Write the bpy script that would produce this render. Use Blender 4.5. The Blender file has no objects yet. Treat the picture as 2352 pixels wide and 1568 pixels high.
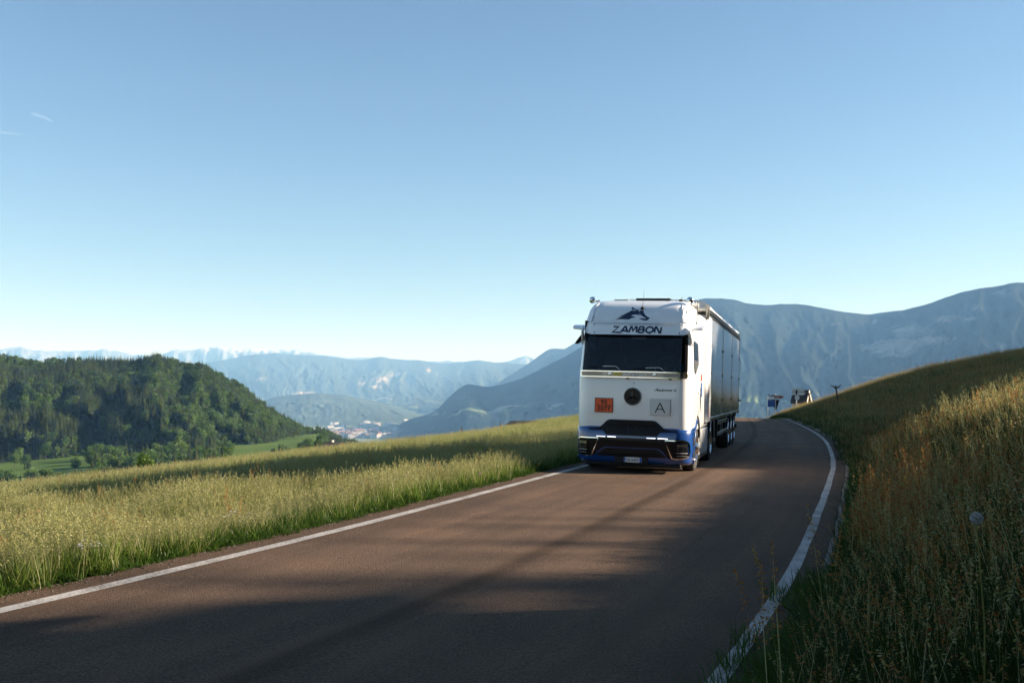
import bpy, bmesh, math, random
import numpy as np
from mathutils import Vector, Matrix

# ------------------------------------------------------------------ camera, sky, sun, exposure
SC = bpy.context.scene
COL = SC.collection
F_PX = 2287.0            # focal length in reference pixels (frame 2352 x 1568)
PITCH = math.atan(116.0 / F_PX)
CAM_H = 1.70
cam_d = bpy.data.cameras.new('camera')
cam_d.sensor_width = 36.0
cam_d.lens = 36.0 * F_PX / 2352.0
cam_d.clip_start = 0.05
cam_d.clip_end = 60000.0
cam = bpy.data.objects.new('camera', cam_d)
COL.objects.link(cam)
cam.location = (0, 0, CAM_H)
cam.rotation_euler = (math.pi / 2 + PITCH, 0, 0)
SC.camera = cam

SUN_EL = math.radians(18.0)
SUN_AZ = math.radians(85.0)      # clockwise from +Y (the view axis)
world = bpy.data.worlds.new('World')
SC.world = world
world.use_nodes = True
wn = world.node_tree
sky = wn.nodes.new('ShaderNodeTexSky')
sky.sky_type = 'NISHITA'
sky.sun_disc = False
sky.sun_elevation = SUN_EL
sky.sun_rotation = SUN_AZ
sky.altitude = 2500
sky.air_density = 1.4
sky.dust_density = 1.5
sky.ozone_density = 3.0
bg = wn.nodes['Background']
bg.inputs[1].default_value = 0.05
wn.links.new(sky.outputs[0], bg.inputs[0])

sun_d = bpy.data.lights.new('sun', 'SUN')
sun_d.energy = 5.0
sun_d.angle = math.radians(0.5)
sun_d.color = (1.0, 0.92, 0.82)
sun = bpy.data.objects.new('sun', sun_d)
COL.objects.link(sun)
SUN_DIR = Vector((math.sin(SUN_AZ) * math.cos(SUN_EL), math.cos(SUN_AZ) * math.cos(SUN_EL), math.sin(SUN_EL)))
sun.rotation_euler = (-SUN_DIR).to_track_quat('-Z', 'Y').to_euler()
sun.location = SUN_DIR * 200

SC.view_settings.view_transform = 'Standard'
SC.view_settings.look = 'None'
SC.view_settings.gamma = 1.0
SC.view_settings.exposure = 1.7
SC.view_settings.use_curve_mapping = False
SC.render.engine = 'CYCLES'
SC.cycles.use_denoising = True
SC.cycles.max_bounces = 6
SC.cycles.diffuse_bounces = 3
SC.cycles.glossy_bounces = 3
SC.cycles.transparent_max_bounces = 8
SC.cycles.transmission_bounces = 3
SC.cycles.volume_bounces = 0
SC.cycles.sample_clamp_indirect = 4.0
SC.cycles.volume_step_rate = 1.0

# ------------------------------------------------------------------ helpers
rng = np.random.default_rng(7)
random.seed(7)

def ray(px, py):
    """direction through reference pixel (2352 x 1568 frame)"""
    x = (px - 1176.0) / F_PX
    z = (784.0 - py) / F_PX
    c, s = math.cos(PITCH), math.sin(PITCH)
    return np.array([x, c - z * s, s + z * c])

def az_tan(px, py):
    d = ray(px, py)
    return math.atan2(d[0], d[1]), d[2] / math.hypot(d[0], d[1])

def at(px, py, dist):
    """world point on that line of sight at horizontal distance dist"""
    d = ray(px, py)
    k = dist / math.hypot(d[0], d[1])
    return Vector((d[0] * k, d[1] * k, CAM_H + d[2] * k))

def tag(o, label=None, cat=None, group=None, kind=None):
    if label: o['label'] = label
    if cat: o['category'] = cat
    if group: o['group'] = group
    if kind: o['kind'] = kind
    return o

def link(name, me, mat=None, parent=None, smooth=False, bevel=0, mats=None):
    if mats is None:
        mats = [mat] if mat is not None else []
    for m in mats:
        if len(me.materials) < len(mats):
            me.materials.append(m)
    if smooth:
        me.shade_smooth()
    o = bpy.data.objects.new(name, me)
    COL.objects.link(o)
    if parent is not None:
        o.parent = parent
    if bevel:
        b = o.modifiers.new('bevel', 'BEVEL')
        b.width = bevel; b.segments = 2; b.limit_method = 'ANGLE'; b.angle_limit = math.radians(40)
    return o

def mesh_from(name, verts, faces):
    me = bpy.data.meshes.new(name)
    me.from_pydata([tuple(map(float, v)) for v in verts], [], [tuple(int(i) for i in f) for f in faces])
    me.update()
    return me

def mesh_np(name, V, F):
    """fast mesh from arrays, all faces with the same number of corners"""
    V = np.asarray(V, np.float32); F = np.asarray(F, np.int32)
    me = bpy.data.meshes.new(name)
    k = F.shape[1]
    me.vertices.add(len(V)); me.vertices.foreach_set('co', V.ravel())
    me.loops.add(F.size); me.loops.foreach_set('vertex_index', F.ravel())
    me.polygons.add(len(F))
    me.polygons.foreach_set('loop_start', np.arange(0, F.size, k, dtype=np.int32))
    me.update(calc_edges=True)
    me.validate()
    return me

def set_attr(me, name, data, typ='FLOAT', dom='POINT'):
    a = me.attributes.new(name, typ, dom)
    key = 'vector' if typ == 'FLOAT_VECTOR' else 'value'
    a.data.foreach_set(key, np.asarray(data).ravel())

def empty(name, loc=(0, 0, 0), rot=(0, 0, 0)):
    o = bpy.data.objects.new(name, None)
    o.empty_display_size = 0.3
    COL.objects.link(o)
    o.location = loc; o.rotation_euler = rot
    return o

def copy_tree(o, parent=None):
    c = o.copy(); COL.objects.link(c)
    if parent is not None: c.parent = parent
    for ch in o.children: copy_tree(ch, c)
    return c

class MB:
    def __init__(self): self.v = []; self.f = []
    def box(self, x0, x1, y0, y1, z0, z1):
        b = len(self.v)
        self.v += [(x0,y0,z0),(x1,y0,z0),(x1,y1,z0),(x0,y1,z0),(x0,y0,z1),(x1,y0,z1),(x1,y1,z1),(x0,y1,z1)]
        self.f += [(b,b+3,b+2,b+1),(b+4,b+5,b+6,b+7),(b,b+1,b+5,b+4),(b+1,b+2,b+6,b+5),(b+2,b+3,b+7,b+6),(b+3,b,b+4,b+7)]
        return self
    def tube(self, pts, r, n=8, cap=True):
        pts = [Vector(p) for p in pts]
        rs = r if isinstance(r, (list, tuple)) else [r] * len(pts)
        b = len(self.v)
        for i, p in enumerate(pts):
            d = (pts[min(i+1, len(pts)-1)] - pts[max(i-1, 0)]).normalized()
            a = Vector((0,0,1)) if abs(d.z) < .9 else Vector((1,0,0))
            u = d.cross(a).normalized(); w = d.cross(u)
            for k in range(n):
                t = 2*math.pi*k/n
                self.v.append(tuple(p + (u*math.cos(t) + w*math.sin(t))*rs[i]))
        for i in range(len(pts)-1):
            for k in range(n):
                k2 = (k+1) % n
                self.f.append((b+i*n+k, b+i*n+k2, b+(i+1)*n+k2, b+(i+1)*n+k))
        if cap:
            self.f.append(tuple(b+k for k in range(n))[::-1])
            self.f.append(tuple(b+(len(pts)-1)*n+k for k in range(n)))
        return self
    def lathe(self, prof, axis='x', c=(0,0,0), n=40):
        """prof: list of (along axis, radius)"""
        b = len(self.v); m = len(prof)
        for (a, r) in prof:
            for k in range(n):
                t = 2*math.pi*k/n
                p, q = r*math.cos(t), r*math.sin(t)
                if axis == 'x': self.v.append((c[0]+a, c[1]+p, c[2]+q))
                elif axis == 'y': self.v.append((c[0]+p, c[1]+a, c[2]+q))
                else: self.v.append((c[0]+p, c[1]+q, c[2]+a))
        for i in range(m-1):
            for k in range(n):
                k2 = (k+1) % n
                self.f.append((b+i*n+k, b+i*n+k2, b+(i+1)*n+k2, b+(i+1)*n+k))
        return self
    def poly(self, pts):
        b = len(self.v); self.v += [tuple(p) for p in pts]
        self.f.append(tuple(range(b, b+len(pts)))); return self
    def prism(self, pts, d):
        """closed outline (3-D points) extruded by vector d"""
        b = len(self.v); n = len(pts); d = Vector(d)
        self.v += [tuple(p) for p in pts] + [tuple(Vector(p)+d) for p in pts]
        self.f.append(tuple(range(b, b+n))); self.f.append(tuple(range(b+2*n-1, b+n-1, -1)))
        for i in range(n):
            j = (i+1) % n
            self.f.append((b+j, b+i, b+n+i, b+n+j))
        return self
    def build(self, name, mat, parent=None, smooth=False, bevel=0, fix=True):
        me = mesh_from(name, self.v, self.f)
        if fix:
            bm = bmesh.new(); bm.from_mesh(me)
            bmesh.ops.recalc_face_normals(bm, faces=bm.faces)
            bm.to_mesh(me); bm.free()
        if smooth == 'auto':
            me.shade_smooth(); me.set_sharp_from_angle(angle=math.radians(38)); smooth = False
        return link(name, me, mat, parent, smooth, bevel)

# --- numpy noise
_perm = np.random.default_rng(3).random((256, 256))
def vnoise(x, y):
    x = np.asarray(x, float); y = np.asarray(y, float)
    xi = np.floor(x).astype(int); yi = np.floor(y).astype(int)
    fx = x - xi; fy = y - yi
    fx = fx*fx*(3-2*fx); fy = fy*fy*(3-2*fy)
    g = lambda a, b: _perm[a & 255, b & 255]
    return ((g(xi,yi)*(1-fx)+g(xi+1,yi)*fx)*(1-fy) + (g(xi,yi+1)*(1-fx)+g(xi+1,yi+1)*fx)*fy)*2-1
def fbm(x, y, o=4, lac=2.03, gain=.5):
    s = 0; a = 1.; n = 0
    for i in range(o):
        s = s + a*vnoise(x+17.3*i, y-9.1*i); n += a; a *= gain; x = x*lac; y = y*lac
    return s/n
def sstep(a, b, x):
    t = np.clip((np.asarray(x, float)-a)/(b-a), 0, 1); return t*t*(3-2*t)

# ------------------------------------------------------------------ materials
def new_mat(name):
    m = bpy.data.materials.new(name); m.use_nodes = True
    nt = m.node_tree
    return m, nt, nt.nodes['Principled BSDF']
def N(nt, typ, **kw):
    n = nt.nodes.new(typ)
    for k, v in kw.items():
        if k.startswith('_'): n.inputs[k[1:].replace('__', ' ')].default_value = v
        else: setattr(n, k, v)
    return n
def ramp(nt, stops):
    n = nt.nodes.new('ShaderNodeValToRGB')
    while len(n.color_ramp.elements) < len(stops): n.color_ramp.elements.new(.5)
    for e, (p, c) in zip(n.color_ramp.elements, stops):
        e.position = p; e.color = (*c, 1) if len(c) == 3 else c
    return n
def pbr(name, col, rough=.5, metal=0., spec=.5, coat=0., vary=0., vscale=8., bump=0., bscale=60., emit=None, estr=0.):
    m, nt, b = new_mat(name)
    b.inputs['Base Color'].default_value = (*col, 1)
    b.inputs['Roughness'].default_value = rough
    b.inputs['Metallic'].default_value = metal
    b.inputs['Specular IOR Level'].default_value = spec
    if coat:
        b.inputs['Coat Weight'].default_value = coat
        b.inputs['Coat Roughness'].default_value = .04
    if emit:
        b.inputs['Emission Color'].default_value = (*emit, 1); b.inputs['Emission Strength'].default_value = estr
    if vary or bump:
        tc = N(nt, 'ShaderNodeTexCoord')
        nz = N(nt, 'ShaderNodeTexNoise', _Scale=vscale, _Detail=5.0)
        nt.links.new(tc.outputs['Object'], nz.inputs['Vector'])
    if vary:
        lo = tuple(c*(1-vary) for c in col); hi = tuple(min(1, c*(1+vary)) for c in col)
        r = ramp(nt, [(.3, lo), (.7, hi)])
        nt.links.new(nz.outputs['Fac'], r.inputs[0]); nt.links.new(r.outputs[0], b.inputs['Base Color'])
        mr = N(nt, 'ShaderNodeMapRange'); mr.inputs[3].default_value = rough*(1-.25*min(1, vary*3)); mr.inputs[4].default_value = min(1, rough*(1+.35*min(1, vary*3)))
        nt.links.new(nz.outputs['Fac'], mr.inputs[0]); nt.links.new(mr.outputs[0], b.inputs['Roughness'])
    if bump:
        n2 = N(nt, 'ShaderNodeTexNoise', _Scale=bscale, _Detail=3.0)
        nt.links.new(tc.outputs['Object'], n2.inputs['Vector'])
        bp = N(nt, 'ShaderNodeBump', _Strength=bump, _Distance=.02)
        nt.links.new(n2.outputs['Fac'], bp.inputs['Height']); nt.links.new(bp.outputs[0], b.inputs['Normal'])
    return m
# ------------------------------------------------------------------ the road's left edge line in plan (x, y)
_LP = np.array([(-26,-44),(-16.4,-21.5),(-8.0,-1.7),(-4.0,7.8),(-2.45,11.5),(-1.10,15.2),(1.5,22.6),(3.95,30),(8.15,45),(13.6,70),(16.8,90),(19.2,115),(20.2,140)], float)
def catmull(P, step=.5):
    out = []
    Q = np.vstack([2*P[0]-P[1], P, 2*P[-1]-P[-2]])
    for i in range(1, len(Q)-2):
        p0, p1, p2, p3 = Q[i-1:i+3]
        n = max(2, int(np.linalg.norm(p2-p1)/step))
        for k in range(n):
            t = k/n
            out.append(.5*((2*p1)+(-p0+p2)*t+(2*p0-5*p1+4*p2-p3)*t*t+(-p0+3*p1-3*p2+p3)*t**3))
    out.append(P[-1]); return np.array(out)
LINE = catmull(_LP)
# light smoothing
for _ in range(30): LINE[1:-1] = .25*LINE[:-2]+.5*LINE[1:-1]+.25*LINE[2:]
_seg = np.diff(LINE, axis=0); _len = np.linalg.norm(_seg, axis=1)
_S = np.concatenate([[0], np.cumsum(_len)])
_i0 = np.argmin(np.hypot(LINE[:,0]+7.3, LINE[:,1])); _S = _S - _S[_i0]       # s = 0 beside the camera
_dir = _seg/_len[:,None]
ROAD_W = 5.4
def line_at(s):
    x = np.interp(s, _S, LINE[:,0]); y = np.interp(s, _S, LINE[:,1])
    mid = .5*(_S[1:]+_S[:-1])
    dx = np.interp(s, mid, _dir[:,0]); dy = np.interp(s, mid, _dir[:,1])
    n = np.hypot(dx, dy); return np.stack([x, y], -1), np.stack([dx/n, dy/n], -1)
def to_st(x, y):
    """(s along, t right of the left line) for plan points"""
    x = np.ravel(x).astype(float); y = np.ravel(y).astype(float)
    S = np.empty(len(x)); T = np.empty(len(x)); B = LINE[::4]
    for a in range(0, len(x), 4000):
        X = x[a:a+4000]; Y = y[a:a+4000]
        i = np.argmin((X[:,None]-B[:,0])**2+(Y[:,None]-B[:,1])**2, 1)*4
        lo = np.clip(i-5, 0, len(_seg)-10)
        idx = lo[:,None]+np.arange(10)
        px = X[:,None]-LINE[idx,0]; py = Y[:,None]-LINE[idx,1]
        k = px*_dir[idx,0]+py*_dir[idx,1]
        kk = np.clip(k, 0, _len[idx])
        d2 = (px-kk*_dir[idx,0])**2+(py-kk*_dir[idx,1])**2
        j = np.argmin(d2, 1); r = np.arange(len(X)); g = idx[r,j]
        tx = X-LINE[g,0]; ty = Y-LINE[g,1]
        ke = tx*_dir[g,0]+ty*_dir[g,1]
        first = g == 0; last = g == len(_seg)-1
        ks = np.where(first & (ke < 0), ke, np.where(last & (ke > _len[g]), ke, np.clip(ke, 0, _len[g])))
        S[a:a+4000] = _S[g]+ks
        T[a:a+4000] = tx*_dir[g,1]-ty*_dir[g,0]
    return S, T
CREST = 70.0
def z_road(s, t=0.):
    d = np.clip(np.asarray(s, float)-CREST, 0, None)
    fall = np.where(d < 60, .0020*d*d, .0020*3600+.24*(d-60))
    return -fall-.03*np.clip(t, -.4, ROAD_W+.6)
def local_h(x, y):
    shp = np.shape(x)
    s, t = to_st(x, y)
    X = np.ravel(x); Y = np.ravel(y)
    u = np.clip(-.40-t, 0, None); v = np.clip(t-(ROAD_W+.44), 0, None)
    # left meadow
    k = 1-.50*sstep(62, 108, s)
    m = .38*sstep(.15, 2.4, u)+.03*k*u+.0020*u*u
    m = np.where(u > 120, .38+.03*k*120+.0020*120**2+.5*(u-120), m)
    dl = np.clip(s-92, 0, None); fl = np.where(dl < 90, .003*dl*dl, .003*8100+.54*(dl-90))
    fl = fl+.04*np.clip(s-55, 0, None)*sstep(10, 26, u)
    zl = -m-fl-.015
    # on the road edge the meadow meets the road
    zr_edge = z_road(s, 0.)
    zl = np.where(s > CREST, np.where(u < 1, np.minimum(zl, zr_edge-.015), zl), zl)
    # right bank
    A = .55+.45*sstep(3.0, 15, s)+.12*sstep(22, 38, s)+.20*sstep(50, 66, s)
    b = .36*5.5*(1-np.exp(-(np.minimum(v, 14)/5.5)**1.5))**.67+.10*np.clip(v-3, 0, 11)
    db = np.clip(s-80, 0, None); fb = np.where(db < 60, .005*db*db, .005*3600+.6*(db-60))
    zb = -.165-.015+A*b*(1-.75*sstep(70, 90, s))+.19*np.clip(v-14, 0, 500)-fb+.12*fbm(X*.22, Y*.22, 3)*sstep(.5, 3, v)
    zb = np.where(s > CREST, np.minimum(zb, zb+0), zb)
    zr = z_road(s, t)-.06
    z = np.where(t < -.40, zl, np.where(t > ROAD_W+.44, zb-0*zr, zr))
    z = z+.05*fbm(X*.6, Y*.6, 3)*np.maximum(sstep(.6, 3, u), sstep(.6, 3, v))
    return z.reshape(shp)
def far_h(x, y):
    r = np.hypot(x, y); az = np.arctan2(x, y)
    px = 1176+F_PX*np.tan(np.clip(az, -1.2, 1.2))
    plat = -36+12.5*np.clip(px/880., 0, 1.1)+1.4*fbm(x*.008, y*.008, 3)
    left = 1-sstep(730, 890, px)
    val = -171.+1.5*fbm(x*.0012, y*.0012, 3)
    p = plat*left+val*(1-left)
    e = sstep(660, 1100, r)
    h = p*(1-e)+val*e
    front = (np.abs(az) < 1.9)
    return np.where(front, h, np.maximum(h, val))
def ground_h(x, y):
    a = local_h(x, y); b = far_h(x, y)
    r = np.hypot(x, y)
    k = 6.0
    mx = np.maximum(a, b); sm = mx+k*np.log1p(np.exp(-np.abs(a-b)/k))
    w = sstep(90, 200, r)
    return np.where(r < 90, a, a*(1-w)*1.+sm*w)

# ------------------------------------------------------------------ ground sheet
def build_ground():
    rr = [0.0, .8]
    while rr[-1] < 18500: rr.append(rr[-1]*1.0+max(.30, rr[-1]*.036))
    rr = np.array(rr[1:])
    front = np.radians(np.arange(-36, 36.01, .25)); side = np.radians(np.arange(36.75, 323.5, .75))
    aa = np.concatenate([front, side])
    nr, na = len(rr), len(aa)
    R, A = np.meshgrid(rr, aa, indexing='ij')
    X = R*np.sin(A); Y = R*np.cos(A)
    Z = ground_h(X, Y)
    V = np.stack([X, Y, Z], -1).reshape(-1, 3)
    i = np.arange(nr-1)[:,None]; j = np.arange(na)[None,:]; j2 = (j+1) % na
    F = np.stack([i*na+j, i*na+j2, (i+1)*na+j2, (i+1)*na+j], -1).reshape(-1, 4)
    c = len(V); V = np.vstack([V, [[0, 0, float(ground_h(np.array([0.]), np.array([0.]))[0])]]])
    me = mesh_np('ground', V, F[:, ::-1])
    return link('ground', me, M_ground, smooth=True)

def grass_ground():
    m, nt, b = new_mat('meadow soil and turf')
    geo = N(nt, 'ShaderNodeNewGeometry')
    n1 = N(nt, 'ShaderNodeTexNoise', _Scale=.012, _Detail=5.0)
    n2 = N(nt, 'ShaderNodeTexNoise', _Scale=1.3, _Detail=6.0)
    nt.links.new(geo.outputs['Position'], n1.inputs['Vector']); nt.links.new(geo.outputs['Position'], n2.inputs['Vector'])
    r1 = ramp(nt, [(.35, (.090, .150, .022)), (.55, (.125, .190, .030)), (.72, (.165, .180, .050))])
    r2 = ramp(nt, [(.35, (.55, .55, .5)), (.7, (1.15, 1.12, 1.0))])
    nt.links.new(n1.outputs['Fac'], r1.inputs[0]); nt.links.new(n2.outputs['Fac'], r2.inputs[0])
    mx = N(nt, 'ShaderNodeMix', data_type='RGBA', blend_type='MULTIPLY'); mx.inputs[0].default_value = 1
    nt.links.new(r1.outputs[0], mx.inputs[6]); nt.links.new(r2.outputs[0], mx.inputs[7])
    # close to the camera the soil below the grass is brown; in the far valley fields and orchards
    sep = N(nt, 'ShaderNodeSeparateXYZ'); nt.links.new(geo.outputs['Position'], sep.inputs[0])
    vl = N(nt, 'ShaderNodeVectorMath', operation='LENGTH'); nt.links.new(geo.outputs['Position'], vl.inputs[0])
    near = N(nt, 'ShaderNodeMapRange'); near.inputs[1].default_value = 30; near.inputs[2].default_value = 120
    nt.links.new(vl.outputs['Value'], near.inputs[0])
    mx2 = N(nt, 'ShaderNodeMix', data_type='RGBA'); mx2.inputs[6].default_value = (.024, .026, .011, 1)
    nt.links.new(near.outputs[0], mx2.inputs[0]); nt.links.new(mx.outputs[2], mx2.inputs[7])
    vo = N(nt, 'ShaderNodeTexVoronoi', _Scale=.006); nt.links.new(geo.outputs['Position'], vo.inputs['Vector'])
    r3 = ramp(nt, [(.0, (.06, .10, .03)), (.35, (.12, .15, .06)), (.6, (.10, .14, .04)), (.85, (.22, .21, .13)), (1, (.09, .11, .05))])
    sp = N(nt, 'ShaderNodeSeparateColor'); nt.links.new(vo.outputs['Color'], sp.inputs[0]); nt.links.new(sp.outputs[0], r3.inputs[0])
    low = N(nt, 'ShaderNodeMapRange'); low.inputs[1].default_value = -120; low.inputs[2].default_value = -160
    nt.links.new(sep.outputs['Z'], low.inputs[0])
    mx3 = N(nt, 'ShaderNodeMix', data_type='RGBA'); nt.links.new(low.outputs[0], mx3.inputs[0])
    nt.links.new(mx2.outputs[2], mx3.inputs[6]); nt.links.new(r3.outputs[0], mx3.inputs[7])
    nt.links.new(mx3.outputs[2], b.inputs['Base Color'])
    b.inputs['Roughness'].default_value = 1; b.inputs['Specular IOR Level'].default_value = .1
    return m
M_ground = grass_ground()
tag(build_ground(), 'grassy hillside falling to a wide valley floor', 'ground', kind='structure')

# ------------------------------------------------------------------ road
def asphalt():
    m, nt, b = new_mat('worn asphalt')
    geo = N(nt, 'ShaderNodeNewGeometry')
    at_ = N(nt, 'ShaderNodeAttribute', attribute_name='lat')
    nA = N(nt, 'ShaderNodeTexNoise', _Scale=52.0, _Detail=5.0, _Roughness=.75)
    nB = N(nt, 'ShaderNodeTexNoise', _Scale=.55, _Detail=5.0)
    nC = N(nt, 'ShaderNodeTexVoronoi', _Scale=95.0)
    for n in (nA, nB, nC): nt.links.new(geo.outputs['Position'], n.inputs['Vector'])
    rA = ramp(nt, [(.25, (.024, .016, .011)), (.5, (.106, .071, .049)), (.68, (.190, .130, .092)), (.82, (.50, .38, .28))])
    nt.links.new(nA.outputs['Fac'], rA.inputs[0])
    rB = ramp(nt, [(.3, (.78, .78, .80)), (.7, (1.12, 1.08, 1.04))]); nt.links.new(nB.outputs['Fac'], rB.inputs[0])
    mx = N(nt, 'ShaderNodeMix', data_type='RGBA', blend_type='MULTIPLY'); mx.inputs[0].default_value = 1
    nt.links.new(rA.outputs[0], mx.inputs[6]); nt.links.new(rB.outputs[0], mx.inputs[7])
    # the paving seam down the middle: wobbling darker, brown line with a paler border
    wob = N(nt, 'ShaderNodeMath', operation='MULTIPLY_ADD'); wob.inputs[1].default_value = .16; wob.inputs[2].default_value = -.08
    nt.links.new(nB.outputs['Fac'], wob.inputs[0])
    lat = N(nt, 'ShaderNodeMath', operation='ADD'); nt.links.new(at_.outputs['Fac'], lat.inputs[0]); nt.links.new(wob.outputs[0], lat.inputs[1])
    seam = ramp(nt, [(.0, (1,1,1)), (.445, (1,1,1)), (.470, (1.14,1.12,1.08)), (.494, (.42,.38,.32)), (.512, (.46,.42,.36)), (.538, (1.10,1.08,1.06)), (.58, (1,1,1))])
    nrm = N(nt, 'ShaderNodeMath', operation='DIVIDE'); nrm.inputs[1].default_value = ROAD_W
    nt.links.new(lat.outputs[0], nrm.inputs[0]); nt.links.new(nrm.outputs[0], seam.inputs[0])
    mx2 = N(nt, 'ShaderNodeMix', data_type='RGBA', blend_type='MULTIPLY'); mx2.inputs[0].default_value = .68
    nt.links.new(mx.outputs[2], mx2.inputs[6]); nt.links.new(seam.outputs[0], mx2.inputs[7])
    al = N(nt, 'ShaderNodeAttribute', attribute_name='alo')
    cb = N(nt, 'ShaderNodeCombineXYZ'); nt.links.new(at_.outputs['Fac'], cb.inputs[0]); nt.links.new(al.outputs['Fac'], cb.inputs[1])
    ms = N(nt, 'ShaderNodeMapping'); ms.inputs['Scale'].default_value = (2.6, .09, 1); nt.links.new(cb.outputs[0], ms.inputs[0])
    ns = N(nt, 'ShaderNodeTexNoise', _Scale=1.0, _Detail=6.0, _Roughness=.6); nt.links.new(ms.outputs[0], ns.inputs['Vector'])
    rs = ramp(nt, [(.3, (.80, .80, .82)), (.5, (1, 1, 1)), (.7, (1.22, 1.18, 1.14))]); nt.links.new(ns.outputs['Fac'], rs.inputs[0])
    tr = ramp(nt, [(0, (.86,.86,.86)), (.10, (.95,.95,.95)), (.18, (1.12,1.1,1.08)), (.27, (.98,.98,.98)), (.36, (1.10,1.08,1.06)), (.46, (1,1,1)), (.60, (1.10,1.08,1.06)), (.70, (.98,.98,.98)), (.80, (1.12,1.1,1.08)), (.92, (.9,.9,.9)), (1, (.8,.8,.8))])
    nt.links.new(nrm.outputs[0], tr.inputs[0])
    m5 = N(nt, 'ShaderNodeMix', data_type='RGBA', blend_type='MULTIPLY'); m5.inputs[0].default_value = 1
    m6 = N(nt, 'ShaderNodeMix', data_type='RGBA', blend_type='MULTIPLY'); m6.inputs[0].default_value = 1
    nt.links.new(mx2.outputs[2], m5.inputs[6]); nt.links.new(rs.outputs[0], m5.inputs[7]); nt.links.new(m5.outputs[2], m6.inputs[6]); nt.links.new(tr.outputs[0], m6.inputs[7])
    nt.links.new(m6.outputs[2], b.inputs['Base Color'])
    b.inputs['Roughness'].default_value = .85; b.inputs['Specular IOR Level'].default_value = .12
    ad = N(nt, 'ShaderNodeMath', operation='ADD'); nt.links.new(nA.outputs['Fac'], ad.inputs[0]); nt.links.new(nC.outputs['Distance'], ad.inputs[1])
    bp = N(nt, 'ShaderNodeBump', _Strength=.75, _Distance=.012); nt.links.new(ad.outputs[0], bp.inputs['Height'])
    nt.links.new(bp.outputs[0], b.inputs['Normal'])
    return m
M_asphalt = asphalt()
def strip(name, s0, s1, t0, t1, mat, dz=0., ds=.5, nt_=8, edge=0., seed=0):
    ss = np.arange(s0, s1+.01, ds)
    p, d = line_at(ss)
    e0 = t0+edge*fbm(ss*1.3+seed, ss*0+seed, 3); e1 = t1+edge*fbm(ss*1.3-seed, ss*0+5+seed, 3)
    V = []; L = []
    for k in range(nt_+1):
        t = e0+(e1-e0)*k/nt_
        V.append(np.stack([p[:,0]+d[:,1]*t, p[:,1]-d[:,0]*t, z_road(ss, t)+dz], -1)); L.append(t)
    V = np.stack(V, 1); n = len(ss); m = nt_+1
    i = np.arange(n-1)[:,None]; j = np.arange(nt_)[None,:]
    F = np.stack([i*m+j, i*m+j+1, (i+1)*m+j+1, (i+1)*m+j], -1).reshape(-1, 4)
    me = mesh_np(name, V.reshape(-1, 3), F)
    set_attr(me, 'lat', np.stack(L, 1).ravel()); set_attr(me, 'alo', np.repeat(ss, m))
    return link(name, me, mat, smooth=True)
tag(strip('road', -35, 128, -.42, ROAD_W+.30, M_asphalt, 0., .5, 20, edge=.06), 'narrow asphalt mountain road bending over a crest', 'road', kind='structure')

def paint():
    m, nt, b = new_mat('worn road paint')
    geo = N(nt, 'ShaderNodeNewGeometry')
    a = N(nt, 'ShaderNodeTexNoise', _Scale=38.0, _Detail=6.0, _Roughness=.75); c = N(nt, 'ShaderNodeTexNoise', _Scale=2.2, _Detail=3.0)
    for n in (a, c): nt.links.new(geo.outputs['Position'], n.inputs['Vector'])
    ad = N(nt, 'ShaderNodeMath', operation='MULTIPLY_ADD'); ad.inputs[1].default_value = .45
    nt.links.new(c.outputs['Fac'], ad.inputs[0]); nt.links.new(a.outputs['Fac'], ad.inputs[2])
    r = ramp(nt, [(.58, (.07, .055, .045)), (.68, (.24, .22, .20)), (.84, (.42, .40, .38))])
    nt.links.new(ad.outputs[0], r.inputs[0]); nt.links.new(r.outputs[0], b.inputs['Base Color'])
    b.inputs['Roughness'].default_value = .75
    bp = N(nt, 'ShaderNodeBump', _Strength=.5, _Distance=.008); nt.links.new(a.outputs['Fac'], bp.inputs['Height']); nt.links.new(bp.outputs[0], b.inputs['Normal'])
    return m
M_paint = paint()
tag(strip('road_marking', -30, 120, -.075, .075, M_paint, .005, .5, 2, edge=.008, seed=3), 'white edge line along the downhill side of the road', 'road marking', kind='structure')
tag(strip('road_marking', -30, 120, ROAD_W-.058, ROAD_W+.058, M_paint, .005, .5, 2, edge=.012, seed=9), 'white edge line along the uphill bank side of the road', 'road marking', kind='structure')

# kerb of flat concrete stones on the uphill side
M_kerb = pbr('weathered concrete', (.17, .15, .13), .9, vary=.35, vscale=6, bump=.4, bscale=40)
kerb = tag(empty('kerb', (0, 0, 0)), 'low concrete kerb stones edging the uphill side of the road', 'kerb', kind='structure')
for k, s0 in enumerate(np.arange(13.0, 104, 1.0)):
    ss = np.array([s0+.012, s0+.988]); p, d = line_at(ss)
    mb = MB(); vs = []
    j = .012*rng.standard_normal(2)
    for zz in (-.15, .055+j[0]*.5):
        for q, (a, t) in enumerate(((0, ROAD_W+.30), (0, ROAD_W+.47), (1, ROAD_W+.47), (1, ROAD_W+.30))):
            vs.append((p[a,0]+d[a,1]*(t+j[1]), p[a,1]-d[a,0]*(t+j[1]), float(z_road(ss[a], t))+zz))
    mb.v = vs; mb.f = [(0,3,2,1),(4,5,6,7),(0,1,5,4),(1,2,6,5),(2,3,7,6),(3,0,4,7)]
    mb.build('kerb_stone', M_kerb, kerb, bevel=.015)

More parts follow.
